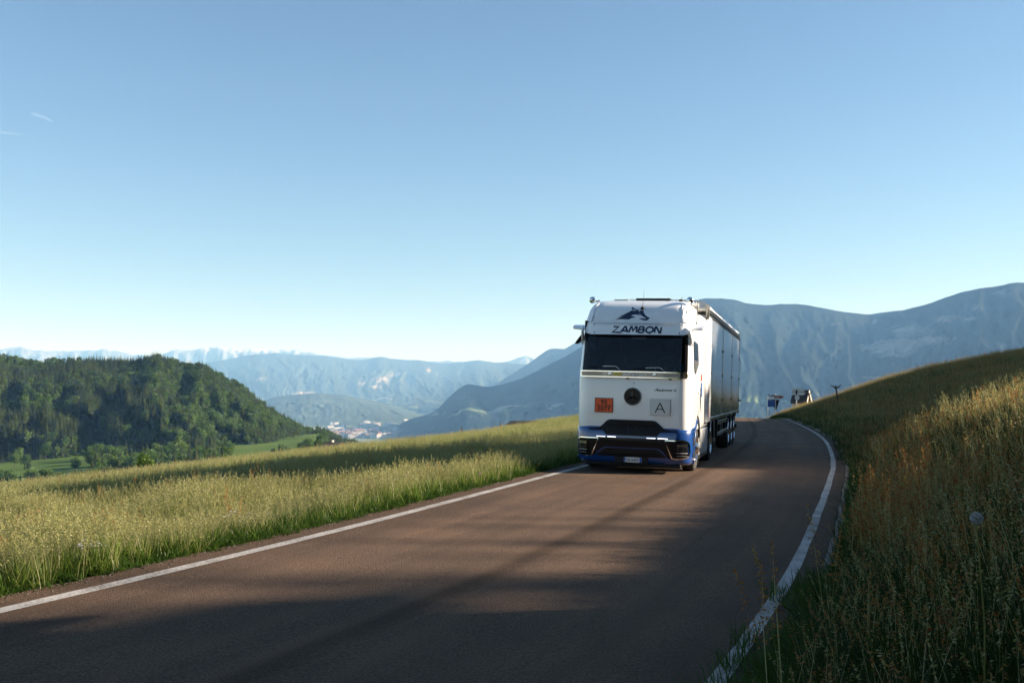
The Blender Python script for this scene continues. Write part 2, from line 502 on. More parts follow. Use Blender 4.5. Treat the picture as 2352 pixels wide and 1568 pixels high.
# ------------------------------------------------------------------ mountains
def mountain_mat(name, forest, rock, rock_lo, rock_hi, scale, snow=None, fields=None):
    m, nt, b = new_mat(name)
    geo = N(nt, 'ShaderNodeNewGeometry')
    mp = N(nt, 'ShaderNodeMapping'); mp.inputs['Scale'].default_value = (1, 1, 1.5)
    nt.links.new(geo.outputs['Position'], mp.inputs['Vector'])
    n1 = N(nt, 'ShaderNodeTexNoise', _Scale=scale, _Detail=8.0, _Roughness=.62)
    n2 = N(nt, 'ShaderNodeTexNoise', _Scale=scale*9, _Detail=5.0, _Roughness=.6)
    nt.links.new(mp.outputs[0], n1.inputs['Vector']); nt.links.new(geo.outputs['Position'], n2.inputs['Vector'])
    sep = N(nt, 'ShaderNodeSeparateXYZ'); nt.links.new(geo.outputs['Position'], sep.inputs[0])
    at_ = N(nt, 'ShaderNodeAttribute', attribute_name='rock')
    a = N(nt, 'ShaderNodeMath', operation='MULTIPLY_ADD'); a.inputs[1].default_value = .62
    nt.links.new(at_.outputs['Fac'], a.inputs[0]); nt.links.new(n1.outputs['Fac'], a.inputs[2])
    a2 = N(nt, 'ShaderNodeMath', operation='MULTIPLY_ADD'); a2.inputs[1].default_value = .30
    nt.links.new(n2.outputs['Fac'], a2.inputs[0]); nt.links.new(a.outputs[0], a2.inputs[2])
    r = ramp(nt, [(0, tuple(.7*c for c in forest)), (rock_lo-.12, forest), (rock_lo, tuple(1.5*c for c in forest)), (rock_hi, rock)])
    nt.links.new(a2.outputs[0], r.inputs[0])
    out = r.outputs[0]
    if snow is not None:
        mr = N(nt, 'ShaderNodeMath', operation='MULTIPLY_ADD'); mr.inputs[1].default_value = 220.
        nt.links.new(n2.outputs['Fac'], mr.inputs[0]); nt.links.new(sep.outputs['Z'], mr.inputs[2])
        sm = N(nt, 'ShaderNodeMapRange'); sm.inputs[1].default_value = snow; sm.inputs[2].default_value = snow+90
        nt.links.new(mr.outputs[0], sm.inputs[0])
        mx = N(nt, 'ShaderNodeMix', data_type='RGBA'); mx.inputs[7].default_value = (.48, .47, .49, 1)
        nt.links.new(sm.outputs[0], mx.inputs[0]); nt.links.new(out, mx.inputs[6]); out = mx.outputs[2]
    if fields is not None:
        vo = N(nt, 'ShaderNodeTexVoronoi', _Scale=.011); nt.links.new(geo.outputs['Position'], vo.inputs['Vector'])
        sp = N(nt, 'ShaderNodeSeparateColor'); nt.links.new(vo.outputs['Color'], sp.inputs[0])
        fr = ramp(nt, [(0, forest), (.55, forest), (.62, (.13, .17, .07)), (.85, (.17, .19, .09)), (.93, (.34, .31, .26))]); fr.color_ramp.interpolation = 'CONSTANT'
        nt.links.new(sp.outputs[0], fr.inputs[0])
        fm = N(nt, 'ShaderNodeAttribute', attribute_name='field')
        mx = N(nt, 'ShaderNodeMix', data_type='RGBA'); nt.links.new(fm.outputs['Fac'], mx.inputs[0])
        nt.links.new(out, mx.inputs[6]); nt.links.new(fr.outputs[0], mx.inputs[7]); out = mx.outputs[2]
    nt.links.new(out, b.inputs['Base Color'])
    b.inputs['Roughness'].default_value = 1; b.inputs['Specular IOR Level'].default_value = .05
    bp = N(nt, 'ShaderNodeBump', _Strength=.3, _Distance=8.0); nt.links.new(n2.outputs['Fac'], bp.inputs['Height']); nt.links.new(bp.outputs[0], b.inputs['Normal'])
    return m

def mountain(name, label, prof, ridge_r, base_r, zb, mat, na=300, nt_=70, jag=3., spur=.05, spur_f=14., seed=0, curve=1.2, rock_fn=None, field_fn=None, back=.35, rough_amp=.0):
    """a ridge seen along 'prof' (reference pixels); ridge_r / base_r are distances (number or [(px, r)])"""
    px = np.linspace(prof[0][0], prof[-1][0], na)
    py = np.interp(px, [p[0] for p in prof], [p[1] for p in prof])
    # soften the polyline, then roughen it
    for _ in range(3): py[1:-1] = .25*py[:-2]+.5*py[1:-1]+.25*py[2:]
    py = py+jag*fbm(px*.03+seed, px*0+seed, 5, gain=.6)
    az = np.arctan2((px-1176)/F_PX, math.cos(PITCH)); tn = np.array([az_tan(a, b)[1] for a, b in zip(px, py)])
    rf = lambda q: np.interp(px, [p[0] for p in q], [p[1] for p in q]) if isinstance(q, list) else np.full(na, float(q))
    RR = rf(ridge_r); RB = rf(base_r)
    RR = RR*(1+.035*fbm(px*.006+seed*3, px*0+2, 3))
    ZR = CAM_H+tn*RR
    tt = np.concatenate([np.linspace(0, 1, nt_), 1+np.linspace(.08, 1, 8)])
    P, T = np.meshgrid(np.arange(na), tt, indexing='ij')
    T1 = np.clip(T, 0, 1); Tb = np.clip(T-1, 0, 1)
    r = RB[:,None]+(RR-RB)[:,None]*T1
    e = T1**curve
    z = zb+(ZR[:,None]-zb)*e
    pxg = px[:,None]+0*T
    # spurs and gullies run down the slope; none at the ridge, so that the skyline stays
    w = np.sin(np.pi*np.clip(T1, 0, 1)**.9)
    wx = pxg*.001*spur_f+seed+.5*fbm(pxg*.004+seed, T1*2.2, 3)+T1*.5
    sp = 1-np.abs(fbm(wx, T1*2.4+seed, 5, gain=.55))*2.6
    r = r*(1-spur*w*sp)
    z = z+(ZR[:,None]-zb)*rough_amp*w*fbm(pxg*.03+seed, T1*7, 5, gain=.6)
    r = r+Tb*back*(RR-RB)[:,None]
    z = np.where(T > 1, ZR[:,None]-(ZR[:,None]-zb)*Tb**1.3, z)
    X = r*np.sin(az)[:,None]; Y = r*np.cos(az)[:,None]
    V = np.stack([X, Y, z], -1).reshape(-1, 3); m = len(tt)
    i = np.arange(na-1)[:,None]; j = np.arange(m-1)[None,:]
    F = np.stack([i*m+j, (i+1)*m+j, (i+1)*m+j+1, i*m+j+1], -1).reshape(-1, 4)
    me = mesh_np(name, V, F)
    pyv = 900-(z-CAM_H)/np.maximum(r, 1)*F_PX
    set_attr(me, 'rock', (rock_fn(pxg, pyv, T1) if rock_fn else np.zeros_like(T1)).ravel())
    if field_fn: set_attr(me, 'field', field_fn(pxg, pyv, T1).ravel())
    o = link(name, me, mat, smooth=True)
    tag(o, label, 'mountain', kind='structure')
    return dict(px=px, az=az, X=X, Y=Y, Z=z, T=T1, nf=nt_, obj=o)

def spots(lst):
    def f(px, py, t):
        w = np.zeros_like(py)
        for (cx, cy, rx, ry, a) in lst:
            w = np.maximum(w, a*np.exp(-(((px-cx)/rx)**2+((py-cy)/ry)**2)))
        return w
    return f
ROCK = (.42, .33, .27)
mountain('snow_mountains', 'pale snow covered peaks on the horizon behind the blue ranges',
    [(-250,806),(-60,800),(0,806),(20,798),(52,795),(75,803),(110,808),(150,805),(190,803),(215,806),(245,799),(270,803),(300,814),(350,816),(400,806),(440,802),(470,800),(520,797),(560,803),(600,799),(640,804),(700,806),(740,815),(800,822),(860,818),(885,816),(905,823),(960,830),(1030,828),(1100,835),(1150,832),(1190,822),(1210,818),(1240,824),(1330,822)],
    16500, 14200, -171, mountain_mat('far snow rock', (.10,.11,.13), (.30,.27,.26), .80, 1.0, .0012, snow=735), na=420, nt_=60, jag=5, spur=.05, spur_f=30, seed=2)
mountain('blue_mountain_range', 'hazy blue mountain range with pale cliffs beyond the valley town',
    [(380,850),(430,838),(480,832),(520,826),(560,818),(600,813),(650,812),(700,816),(740,817),(770,821),(800,826),(830,827),(850,824),(870,820),(900,822),(940,826),(980,829),(1010,833),(1040,832),(1080,829),(1100,827),(1125,830),(1160,833),(1200,836),(1260,840),(1330,842)],
    12500, 8600, -171, mountain_mat('hazy range', (.030,.042,.036), ROCK, .86, 1.12, .0012, fields=1), na=420, nt_=90, jag=2.5, spur=.022, spur_f=22, seed=5, curve=1.05, rough_amp=.008,
    rock_fn=spots([(590,872,26,8,.40),(985,848,9,13,.55),(1003,862,12,12,.42),(915,863,14,16,.35),(965,870,7,6,.42),(830,882,22,6,.42),(862,888,22,6,.45),(880,870,40,14,.3),(740,850,60,12,.2),(700,905,50,8,.35)]),
    field_fn=lambda px, py, t: (1-sstep(.10, .30, t)).astype(float))
mountain('valley_hill', 'low rounded wooded hill rising from the hazy valley floor',
    [(560,935),(600,921),(640,910),(690,904),(740,903),(780,904),(820,911),(860,920),(900,931),(940,943),(985,955)],
    6600, 5300, -172, mountain_mat('hazy hill', (.050,.068,.050), (.15,.16,.10), .80, .95, .004), na=200, nt_=40, jag=2, spur=.015, spur_f=22, seed=8, curve=.9)
mountain('mountain_spur', 'pale blue mountain spur descending behind the darker slope left of the truck',
    [(1080,925),(1110,903),(1135,886),(1165,865),(1190,850),(1215,834),(1240,815),(1262,801),(1280,799),(1298,801),(1320,788),(1345,770),(1400,745),(1480,715),(1560,700),(1640,690)],
    8500, 6000, -171, mountain_mat('spur rock', (.055,.065,.060), ROCK, .80, .98, .0025), na=200, nt_=50, jag=3, spur=.06, spur_f=20, seed=11, curve=1.3)
mountain('forested_mountain', 'big blue mountain wall with pale cliffs behind the truck and the bank',
    [(855,1022),(880,1000),(905,984),(930,968),(955,958),(985,951),(1010,935),(1030,912),(1050,894),(1066,884),(1078,881),(1095,885),(1120,889),(1150,883),(1200,868),(1260,838),(1300,818),(1345,790),(1400,765),(1480,725),(1560,698),(1620,684),(1665,685),(1690,688),(1715,697),(1745,700),(1800,698),(1850,700),(1900,709),(1940,716),(1970,720),(2000,721),(2030,716),(2075,712),(2110,705),(2150,692),(2185,680),(2220,668),(2250,663),(2290,657),(2330,650),(2380,646),(2500,640),(2700,650),(2900,690),(3100,760)],
    [(850,4300),(1000,4800),(1100,4700),(1350,5000),(1700,5000),(2352,4600),(3100,4200)], [(850,3000),(1100,2600),(1700,2500),(2352,2300),(3100,2200)], -175,
    mountain_mat('forested wall', (.010,.018,.016), (.30,.26,.23), .86, 1.15, .0021, fields=1), na=640, nt_=130, jag=2.5, spur=.05, spur_f=13, seed=14, curve=1.25, rough_amp=.006,
    rock_fn=spots([(1760,760,70,50,.33),(1690,740,30,60,.3),(1745,800,50,30,.3),(1925,752,40,10,.36),(2010,752,10,22,.42),(2080,770,110,40,.42),(2060,800,90,30,.5),(2180,745,90,12,.5),(2240,725,60,16,.4),(2150,790,60,16,.55),(1790,860,40,16,.4),(2040,870,60,6,.5),(2300,700,60,20,.3),(1980,800,30,20,.35)]),
    field_fn=lambda px, py, t: np.clip(np.exp(-((py-(945-.035*(px-1010)))/9.)**2)*.9+np.exp(-((py-955)/20.)**2)*.6*(px > 1650), 0, 1)*(fbm(px*.02, py*.05, 3) > -.15))

# ------------------------------------------------------------------ forested hill on the left
M_hill = pbr('forest floor', (.030, .040, .018), 1., vary=.4, vscale=.05)
HILL = mountain('forest_hill', 'rounded hill entirely covered by dark mixed forest',
    [(x, y+15) for x, y in [(-420,850),(-200,815),(-60,803),(0,812),(40,817),(80,828),(140,822),(200,818),(260,820),(300,822),(330,816),(362,811),(400,822),(425,830),(440,836),(452,828),(475,834),(500,851),(525,866),(545,872),(560,882),(590,909),(625,935),(660,957),(690,973),(718,984),(735,978),(757,990),(790,1004),(830,1018),(850,1030)]],
    [(-420,840),(0,826),(380,791),(640,756),(850,721)], [(-420,602),(0,595),(250,588),(420,560),(540,581),(700,602),(850,630)], -40.5, M_hill, na=260, nt_=60, jag=2.0, spur=.085, spur_f=9, seed=21, curve=.92)
# ------------------------------------------------------------------ truck materials
M_white = pbr('white truck paint', (.86, .86, .85), .28, spec=.5, coat=.8, vary=.02, vscale=1.5)
M_blue = pbr('blue truck paint', (.006, .052, .22), .25, coat=.9)
M_black = pbr('black plastic', (.010, .010, .011), .5, spec=.2, vary=.2, vscale=20)
M_gloss = pbr('gloss black', (.006, .006, .008), .2, spec=.22)
M_navy = pbr('navy lettering', (.010, .022, .060), .4)
M_rubber = pbr('tyre rubber', (.022, .021, .020), .85, vary=.4, vscale=14, bump=.3, bscale=80)
M_alu = pbr('polished aluminium', (.72, .71, .69), .22, metal=1., vary=.08, vscale=12)
M_chrome = pbr('chrome', (.82, .82, .82), .06, metal=1.)
M_steel = pbr('brushed steel trim', (.30, .265, .24), .30, metal=1., vary=.1, vscale=9)
M_frame = pbr('dark chassis steel', (.020, .021, .022), .6, vary=.4, vscale=6)
M_grey = pbr('grey tread plate', (.30, .30, .29), .5, metal=.6, vary=.2, vscale=12)
M_lens = pbr('headlamp reflector', (.55, .55, .56), .18, metal=1.)
M_orange = pbr('orange placard', (.78, .10, .012), .55, vary=.06, vscale=10)
M_sign = pbr('off white plate', (.62, .62, .60), .5, vary=.05, vscale=9)
M_ink = pbr('black ink', (.008, .008, .008), .55)
M_plate = pbr('number plate white', (.70, .71, .72), .4)
M_euro = pbr('number plate blue', (.010, .09, .34), .4)
M_red = pbr('red stripe', (.65, .045, .02), .35)
M_dblue = pbr('deep blue stripe', (.015, .06, .20), .35)
M_lamp = pbr('amber lamp', (.60, .20, .02), .25)
M_led = pbr('led daytime strip', (.9, .9, .9), .3, emit=(1, .98, .95), estr=.9)
M_tarp = pbr('white roof tarpaulin', (.66, .68, .69), .55, vary=.05, vscale=3, bump=.15, bscale=6)
M_seat = pbr('dark cab interior', (.020, .021, .024), .8, vary=.3, vscale=8)
M_grey_txt = pbr('faint grey lettering', (.16, .17, .18), .5)
def glass_mat():
    m, nt, b = new_mat('tinted windscreen')
    nt.nodes.remove(b)
    out = nt.nodes['Material Output']
    tr = N(nt, 'ShaderNodeBsdfTransparent'); tr.inputs[0].default_value = (.25, .30, .33, 1)
    gl = N(nt, 'ShaderNodeBsdfGlossy'); gl.inputs['Roughness'].default_value = .02; gl.inputs[0].default_value = (.85, .9, .95, 1)
    fr = N(nt, 'ShaderNodeFresnel'); fr.inputs[0].default_value = 1.42
    mx = N(nt, 'ShaderNodeMixShader')
    nt.links.new(fr.outputs[0], mx.inputs[0]); nt.links.new(tr.outputs[0], mx.inputs[1]); nt.links.new(gl.outputs[0], mx.inputs[2])
    nt.links.new(mx.outputs[0], out.inputs[0]); return m
M_glass = glass_mat()
def panel_mat():
    m, nt, b = new_mat('ribbed aluminium panel')
    tc = N(nt, 'ShaderNodeTexCoord')
    mp = N(nt, 'ShaderNodeMapping'); mp.inputs['Scale'].default_value = (1, 1, .03)
    nt.links.new(tc.outputs['Object'], mp.inputs[0])
    nz = N(nt, 'ShaderNodeTexNoise', _Scale=9.0, _Detail=4.0); nt.links.new(mp.outputs[0], nz.inputs['Vector'])
    r = ramp(nt, [(.3, (.80, .81, .82)), (.7, (.92, .92, .92))]); nt.links.new(nz.outputs['Fac'], r.inputs[0])
    nt.links.new(r.outputs[0], b.inputs['Base Color'])
    b.inputs['Metallic'].default_value = .80; b.inputs['Roughness'].default_value = .16
    bp = N(nt, 'ShaderNodeBump', _Strength=.012, _Distance=.02); nt.links.new(nz.outputs['Fac'], bp.inputs['Height']); nt.links.new(bp.outputs[0], b.inputs['Normal'])
    return m
M_panel = panel_mat()

# ------------------------------------------------------------------ truck frame: x = right in the picture, y = back, z = up, origin on the road under the front
HEAD = math.radians(16.4)
_front = at(1449, 1081, 21.75)
_st = to_st([_front.x], [_front.y])
TRUCK_LOC = Vector((_front.x, _front.y, float(z_road(_st[0][0], _st[1][0]))+.004))
ROLL = .029
def place_vehicle(o):
    o.location = TRUCK_LOC
    o.rotation_euler = (Matrix.Rotation(-HEAD, 4, 'Z') @ Matrix.Rotation(ROLL, 4, 'Y')).to_euler()
truck = empty('tractor_unit'); place_vehicle(truck)
tag(truck, 'white and blue tractor unit with wolf emblem driving along the road', 'truck')

# cab section by height: z, half width, corner radius, set-back of the front
_SEC = np.array([(.90,1.235,.26,.035),(1.1,1.245,.27,.010),(1.5,1.25,.28,.0),(1.95,1.25,.28,.01),(2.10,1.248,.27,.030),(2.18,1.245,.26,.055),(2.6,1.225,.25,.13),
                 (2.99,1.205,.24,.215),(3.10,1.198,.24,.245),(3.25,1.185,.25,.285),(3.40,1.165,.27,.340),(3.55,1.140,.29,.430),(3.66,1.105,.30,.55),(3.74,1.06,.31,.70),(3.79,1.0,.32,.88),(3.815,.93,.33,1.08),(3.825,.85,.33,1.35)])
def sec(z): return [np.interp(z, _SEC[:,0], _SEC[:,k]) for k in (1,2,3)]
BOW = .05
def fy(x, z, off=0.):
    w, rc, s = sec(z); ax = abs(x)
    y = s+BOW*(min(ax, w)/w)**2
    if ax > w-rc:
        q = min(ax-(w-rc), rc*.999); y += rc-math.sqrt(max(0., rc*rc-q*q))
    return y-off
CAB_BACK = 2.35
def ring(z, nx=24, nc=9, ns=7):
    w, rc, s = sec(z); pts = []
    for k in range(ns): pts.append((-w, CAB_BACK+(s+BOW+rc-CAB_BACK)*k/ns))
    for k in range(nc):
        a = math.pi/2*k/nc; x = -(w-rc)-rc*math.cos(a); pts.append((x, s+BOW*(x/w)**2+rc-rc*math.sin(a)))
    for k in range(nx+1):
        x = -(w-rc)+2*(w-rc)*k/nx; pts.append((x, s+BOW*(x/w)**2))
    n = len(pts)
    left = pts[:ns+nc]
    pts += [(-x, y) for x, y in left[::-1]]
    return pts
zs = [.93,1.0,1.1,1.3,1.5,1.75,1.95,2.04,2.10,2.14,2.20,2.3,2.4,2.55,2.7,2.85,2.95,3.00,3.10,3.18,3.25,3.33,3.40,3.48,3.55,3.61,3.66,3.70,3.74,3.77,3.79,3.805,3.815,3.822,3.825]
R = [ring(z) for z in zs]; n = len(R[0])
V = [(x, y, z) for z, r in zip(zs, R) for x, y in r]; Fc = []
WX = 1.10; WZ0, WZ1 = 2.20, 3.00
for i in range(len(zs)-1):
    for k in range(n):
        k2 = (k+1) % n
        x = .5*(R[i][k][0]+R[i][k2][0]); y = .5*(R[i][k][1]+R[i][k2][1])
        if WZ0-.001 <= zs[i] and zs[i+1] <= WZ1+.001 and abs(x) < WX and y < .6: continue      # windscreen opening
        Fc.append((i*n+k, i*n+k2, (i+1)*n+k2, (i+1)*n+k))
Fc.append(tuple((len(zs)-1)*n+k for k in range(n)))
me = mesh_from('cab', V, Fc); me.shade_smooth(); me.set_sharp_from_angle(angle=math.radians(40))
cab = link('cab', me, M_white, truck)

def wrap(surf, me, name, mat, parent, off, step=.08, axis=0, thick=0.):
    """lay a flat outline mesh (in the a,b plane) on a curved surface"""
    bm = bmesh.new(); bm.from_mesh(me)
    xs = [v.co[axis] for v in bm.verts]
    g = math.ceil(min(xs)/step)*step
    while g < max(xs):
        no = (1,0,0) if axis == 0 else (0,1,0); co = (g,0,0) if axis == 0 else (0,g,0)
        bmesh.ops.bisect_plane(bm, geom=bm.verts[:]+bm.edges[:]+bm.faces[:], plane_co=co, plane_no=no, dist=1e-5); g += step
    bmesh.ops.triangulate(bm, faces=bm.faces[:])
    if thick:
        r = bmesh.ops.extrude_face_region(bm, geom=bm.faces[:])
        top = [e for e in r['geom'] if isinstance(e, bmesh.types.BMVert)]
        tops = set(top)
        for v in bm.verts:
            a, b = v.co.x, v.co.y
            v.co = surf(a, b, off+(thick if v in tops else 0.))
    else:
        for v in bm.verts: v.co = surf(v.co.x, v.co.y, off)
    bmesh.ops.recalc_face_normals(bm, faces=bm.faces)
    bm.to_mesh(me); bm.free()
    return link(name, me, mat, parent)
def flat(polys):
    bm = bmesh.new()
    for p in polys:
        f = bm.faces.new([bm.verts.new((a, b, 0)) for a, b in p])
        if f.calc_area() and f.normal.z < 0: f.normal_flip()
    bmesh.ops.triangulate(bm, faces=bm.faces[:], ngon_method='EAR_CLIP')
    me = bpy.data.meshes.new('outline'); bm.to_mesh(me); bm.free(); return me
def text_mesh(body, height, width=None, bold=0., shear=0., cx=0., cy=0., space=1.):
    cu = bpy.data.curves.new('lettering', 'FONT'); cu.body = body; cu.size = 1.; cu.offset = bold; cu.shear = shear; cu.space_character = space
    cu.resolution_u = 4
    ob = bpy.data.objects.new('lettering', cu); COL.objects.link(ob)
    dg = bpy.context.evaluated_depsgraph_get()
    me = bpy.data.meshes.new_from_object(ob.evaluated_get(dg))
    bpy.data.objects.remove(ob)
    co = np.array([v.co for v in me.vertices]); lo = co.min(0); hi = co.max(0)
    k = height/(hi[1]-lo[1]); kx = (width/(hi[0]-lo[0])) if width else k
    for v in me.vertices: v.co = ((v.co.x-.5*(lo[0]+hi[0]))*kx+cx, (v.co.y-.5*(lo[1]+hi[1]))*k+cy, 0)
    me.materials.clear()
    return me
S_front = lambda a, b, o: (a, fy(a, b, o), b)
S_side = lambda a, b, o: (float(sec(b)[0])+o, a, b)
def round_poly(pts, r, n=5):
    out = []; m = len(pts)
    for i in range(m):
        p0, p, p2 = Vector(pts[i-1]), Vector(pts[i]), Vector(pts[(i+1) % m])
        rr = r[i] if isinstance(r, (list, tuple)) else r
        d0 = (p0-p); d2 = (p2-p); q = min(rr, d0.length*.45, d2.length*.45)
        a = p+d0.normalized()*q; b = p+d2.normalized()*q
        for k in range(n+1):
            t = k/n; out.append(tuple((1-t)**2*a+2*t*(1-t)*p+t*t*b))
    return out

# windscreen with the cab behind it
wrap(S_front, flat([round_poly([(-1.125,2.17),(1.125,2.17),(1.11,3.02),(-1.11,3.02)], .05)]), 'windscreen', M_glass, truck, .004, .06)
band = [round_poly([(-1.15,2.15),(1.15,2.15),(1.135,3.03),(-1.135,3.03)], .07)]
mb = MB()
def frame_strip(outer, inner):
    bm = bmesh.new(); n_ = len(outer)
    o = [bm.verts.new((a, b, 0)) for a, b in outer]; i_ = [bm.verts.new((a, b, 0)) for a, b in inner]
    for k in range(n_): bm.faces.new((o[k], o[(k+1) % n_], i_[(k+1) % n_], i_[k]))
    m_ = bpy.data.meshes.new('strip'); bm.to_mesh(m_); bm.free(); return m_
outer = round_poly([(-1.155,2.15),(1.155,2.15),(1.135,3.035),(-1.135,3.035)], .08); inner = round_poly([(-1.095,2.21),(1.095,2.21),(1.075,2.955),(-1.075,2.955)], .05)
wrap(S_front, frame_strip(outer, inner), 'windscreen_seal', M_gloss, truck, .007, .06)
mb = MB(); mb.box(-1.16,1.16,1.5,1.55,1.6,3.3); mb.box(-1.16,1.16,.3,1.5,1.55,1.62); mb.box(-1.16,-1.12,.32,1.5,1.6,3.3); mb.box(1.12,1.16,.55,1.5,1.6,3.3); mb.box(-1.1,1.1,.42,1.5,3.06,3.1)
mb.build('cab_interior', M_seat, truck)
mb = MB(); mb.box(-1.08,1.08,.30,.75,1.9,2.20); mb.box(-.25,.30,.26,.34,2.2,2.36)
mb.build('dashboard', M_seat, truck, bevel=.03)
for sx in (-.62, .62):
    mb = MB(); mb.box(sx-.26,sx+.26,1.05,1.2,1.7,2.62); mb.box(sx-.16,sx+.16,1.06,1.17,2.66,2.88)
    mb.build('seat', M_black, truck, bevel=.06)
mb = MB(); c_ = Vector((.60,.68,2.30)); pts = []
for k in range(25):
    t = 2*math.pi*k/24; pts.append(c_+Vector((.23*math.cos(t), .10*math.sin(t), .20*math.sin(t))))
mb.tube(pts, .016, 6, cap=False); mb.box(.575,.625,.62,.74,2.12,2.32)
mb.build('steering_wheel', M_steel, truck, smooth=True)
for px_, w_, z_ in ((-.98, .05, 2.75), (-.94, .07, 2.36), (1.0, .05, 2.30)):
    mb = MB(); mb.box(px_-w_, px_+w_, .34, .35, z_-.07, z_+.07)
    mb.build('sticker', pbr('sticker blue', (.05, .16, .24), .6), truck)
wrap(S_front, text_mesh('VLADO', .035, .30, .004, cx=.08, cy=2.915), 'lettering', M_grey_txt, truck, .0095, .1)

# sun visor with bolts and raised ends
def S_visor(a, b, o): return (a, fy(a, b, 0)-.085-.05*(3.20-b)/.2*.6-o+.05*(abs(a)/1.2)**4, b)
vis = round_poly([(-1.17,3.045),(-.98,2.985),(1.02,2.985),(1.20,3.02),(1.20,3.245),(.98,3.25),(.93,3.19),(-.88,3.19),(-.92,3.25),(-1.17,3.26)], .03, 3)
visor = wrap(S_visor, flat([vis]), 'sun_visor', M_white, truck, .0, .06, thick=.018)
GLYPHS = {'Z': [[(.02,1),(.72,1),(.02,0),(.98,0)]], 'A': [[(0,0),(.40,1),(.54,1),(.90,0)], [(.17,.30),(.72,.30)]], 'M': [[(0,0),(.14,1),(.26,1),(.50,.30),(.76,1),(.90,1),(1.02,0)]],
    'B': [[(0,0),(0,1)], [(0,1),(.46,1),(.60,.90),(.60,.66),(.46,.54),(.02,.54)], [(.46,.54),(.66,.42),(.66,.14),(.48,0),(0,0)]],
    'O': [[(.46+.46*math.cos(t), .5+.5*math.sin(t)) for t in np.linspace(0, 2*math.pi, 25)]], 'N': [[(0,0),(0,1),(.14,1),(.62,0),(.76,0),(.76,1)]]}
def stroke(pts, th):
    P = [Vector(q) for q in pts]; closed = (P[0]-P[-1]).length < 1e-6; L_, R_ = [], []; n_ = len(P)
    for i in range(n_):
        a = P[i-1] if i else (P[-2] if closed else None); b = P[i+1] if i < n_-1 else (P[1] if closed else None)
        d0 = (P[i]-a).normalized() if a is not None else None; d1 = (b-P[i]).normalized() if b is not None else None
        d0 = d0 or d1; d1 = d1 or d0
        n0 = Vector((-d0.y, d0.x)); n1 = Vector((-d1.y, d1.x)); mm = n0+n1
        mm = mm.normalized() if mm.length > .2 else n0; k_ = min(1.5, 1/max(.35, mm.dot(n0)))
        L_.append(P[i]+mm*th*.5*k_); R_.append(P[i]-mm*th*.5*k_)
    return [[tuple(L_[i]), tuple(R_[i]), tuple(R_[i+1]), tuple(L_[i+1])][::-1] for i in range(n_-1)]
adv = {'Z': 1.10, 'A': 1.06, 'M': 1.24, 'B': .92, 'O': 1.14, 'N': .8}
pen = 0.; kx = 1.06/(sum(adv.values())); letter_h = .125
for ch in 'ZAMBON':
    for q_, pl_ in enumerate(GLYPHS[ch]):
        quads = stroke([((pen+a+.10*b)*kx-.50, 3.034+b*letter_h) for a, b in pl_], .041)
        wrap(S_visor, flat(quads), 'letter', M_navy, visor, .0205+.0006*q_, .1)
    pen += adv[ch]
for bx, bz in ((-.92,3.215),(-.90,3.03),(-.32,3.015),(.33,3.01),(1.0,3.215),(.96,3.03),(-1.12,3.22)):
    mb = MB(); p = Vector(S_visor(bx, bz, .02)); mb.lathe([(0,.014),(-.008,.014),(-.012,.0)], 'y', p, 10); mb.build('bolt', M_black, visor)
for sx in (-1, 1):       # visor brackets running down to the A-pillars
    mb = MB()
    q = [Vector((sx*1.20, .12, 3.05)), Vector((sx*1.22, .22, 2.92)), Vector((sx*1.235, .36, 2.75)), Vector((sx*1.22, .42, 2.95)), Vector((sx*1.205, .30, 3.2))]
    mb.prism(q, (-sx*.03, .0, 0)); mb.build('visor_bracket', M_white, truck, bevel=.008)

# roof front with the wolf
def wp(p): return (-.008+(p[0]-1590)*.00104, 3.44-(p[1]-520)*.00098)
wolf1 = [(1065,690),(1150,640),(1230,628),(1330,628),(1425,634),(1500,596),(1575,578),(1520,556),(1465,545),(1500,526),(1560,516),(1610,522),(1665,540),(1640,510),(1618,488),(1660,510),(1700,545),(1740,575),(1790,600),(1785,612),(1745,608),(1700,600),(1640,597),(1690,628),(1745,650),(1790,656),(1830,645),(1862,615),(1882,592),(1840,575),(1790,545),(1755,500),(1722,452),(1730,390),(1740,328),(1690,355),(1650,388),(1590,396),(1545,385),(1505,360),(1468,334),(1448,380),(1432,450),(1380,475),(1310,520),(1205,570),(1310,552),(1250,575),(1190,610),(1120,655)]
wrap(S_front, flat([[wp(p) for p in wolf1][::-1]]), 'wolf_emblem', M_navy, truck, .004, .06)
wrap(S_front, flat([[(-1.02,3.345),(-.95,3.345),(-.95,3.395),(-1.02,3.395)]]), 'sticker', M_sign, truck, .004)
# raised cheeks of the roof fairing
for sx in (-1, 1):
    pl = [(sx*1.02,3.27),(sx*1.17,3.27),(sx*1.10,3.60),(sx*.98,3.74),(sx*.93,3.74),(sx*.965,3.6)]
    if sx < 0: pl = pl[::-1]
    wrap(S_front, flat([round_poly(pl, .02, 3)]), 'fairing_cheek', M_white, truck, .0, .04, thick=.035)
mb = MB(); mb.box(-.17,.62,1.15,1.75,3.825,3.875); mb.build('roof_hatch', M_gloss, truck, bevel=.015)
mb = MB(); mb.box(-.68,-.35,1.2,1.7,3.825,3.85); mb.build('roof_vent', M_grey, truck, bevel=.01)
mb = MB(); mb.box(.83,.90,1.0,1.2,3.81,3.84); mb.tube([(.88,1.1,3.84),(.885,1.12,3.90)], .006, 5); mb.build('roof_aerial', M_black, truck)
p = Vector((.10, fy(.10, 3.60)-.03, 3.585))
mb = MB(); mb.lathe([(.045*math.sin(t)*-1*0+.045*-math.cos(t), .045*math.sin(t)+.0001) for t in np.linspace(0, math.pi, 9)], 'z', p, 14); mb.tube([p+Vector((0,.0,.03)), p+Vector((.02,.05,.42))], [.004,.0025], 5)
mb.build('whip_aerial', M_black, truck, smooth=True)
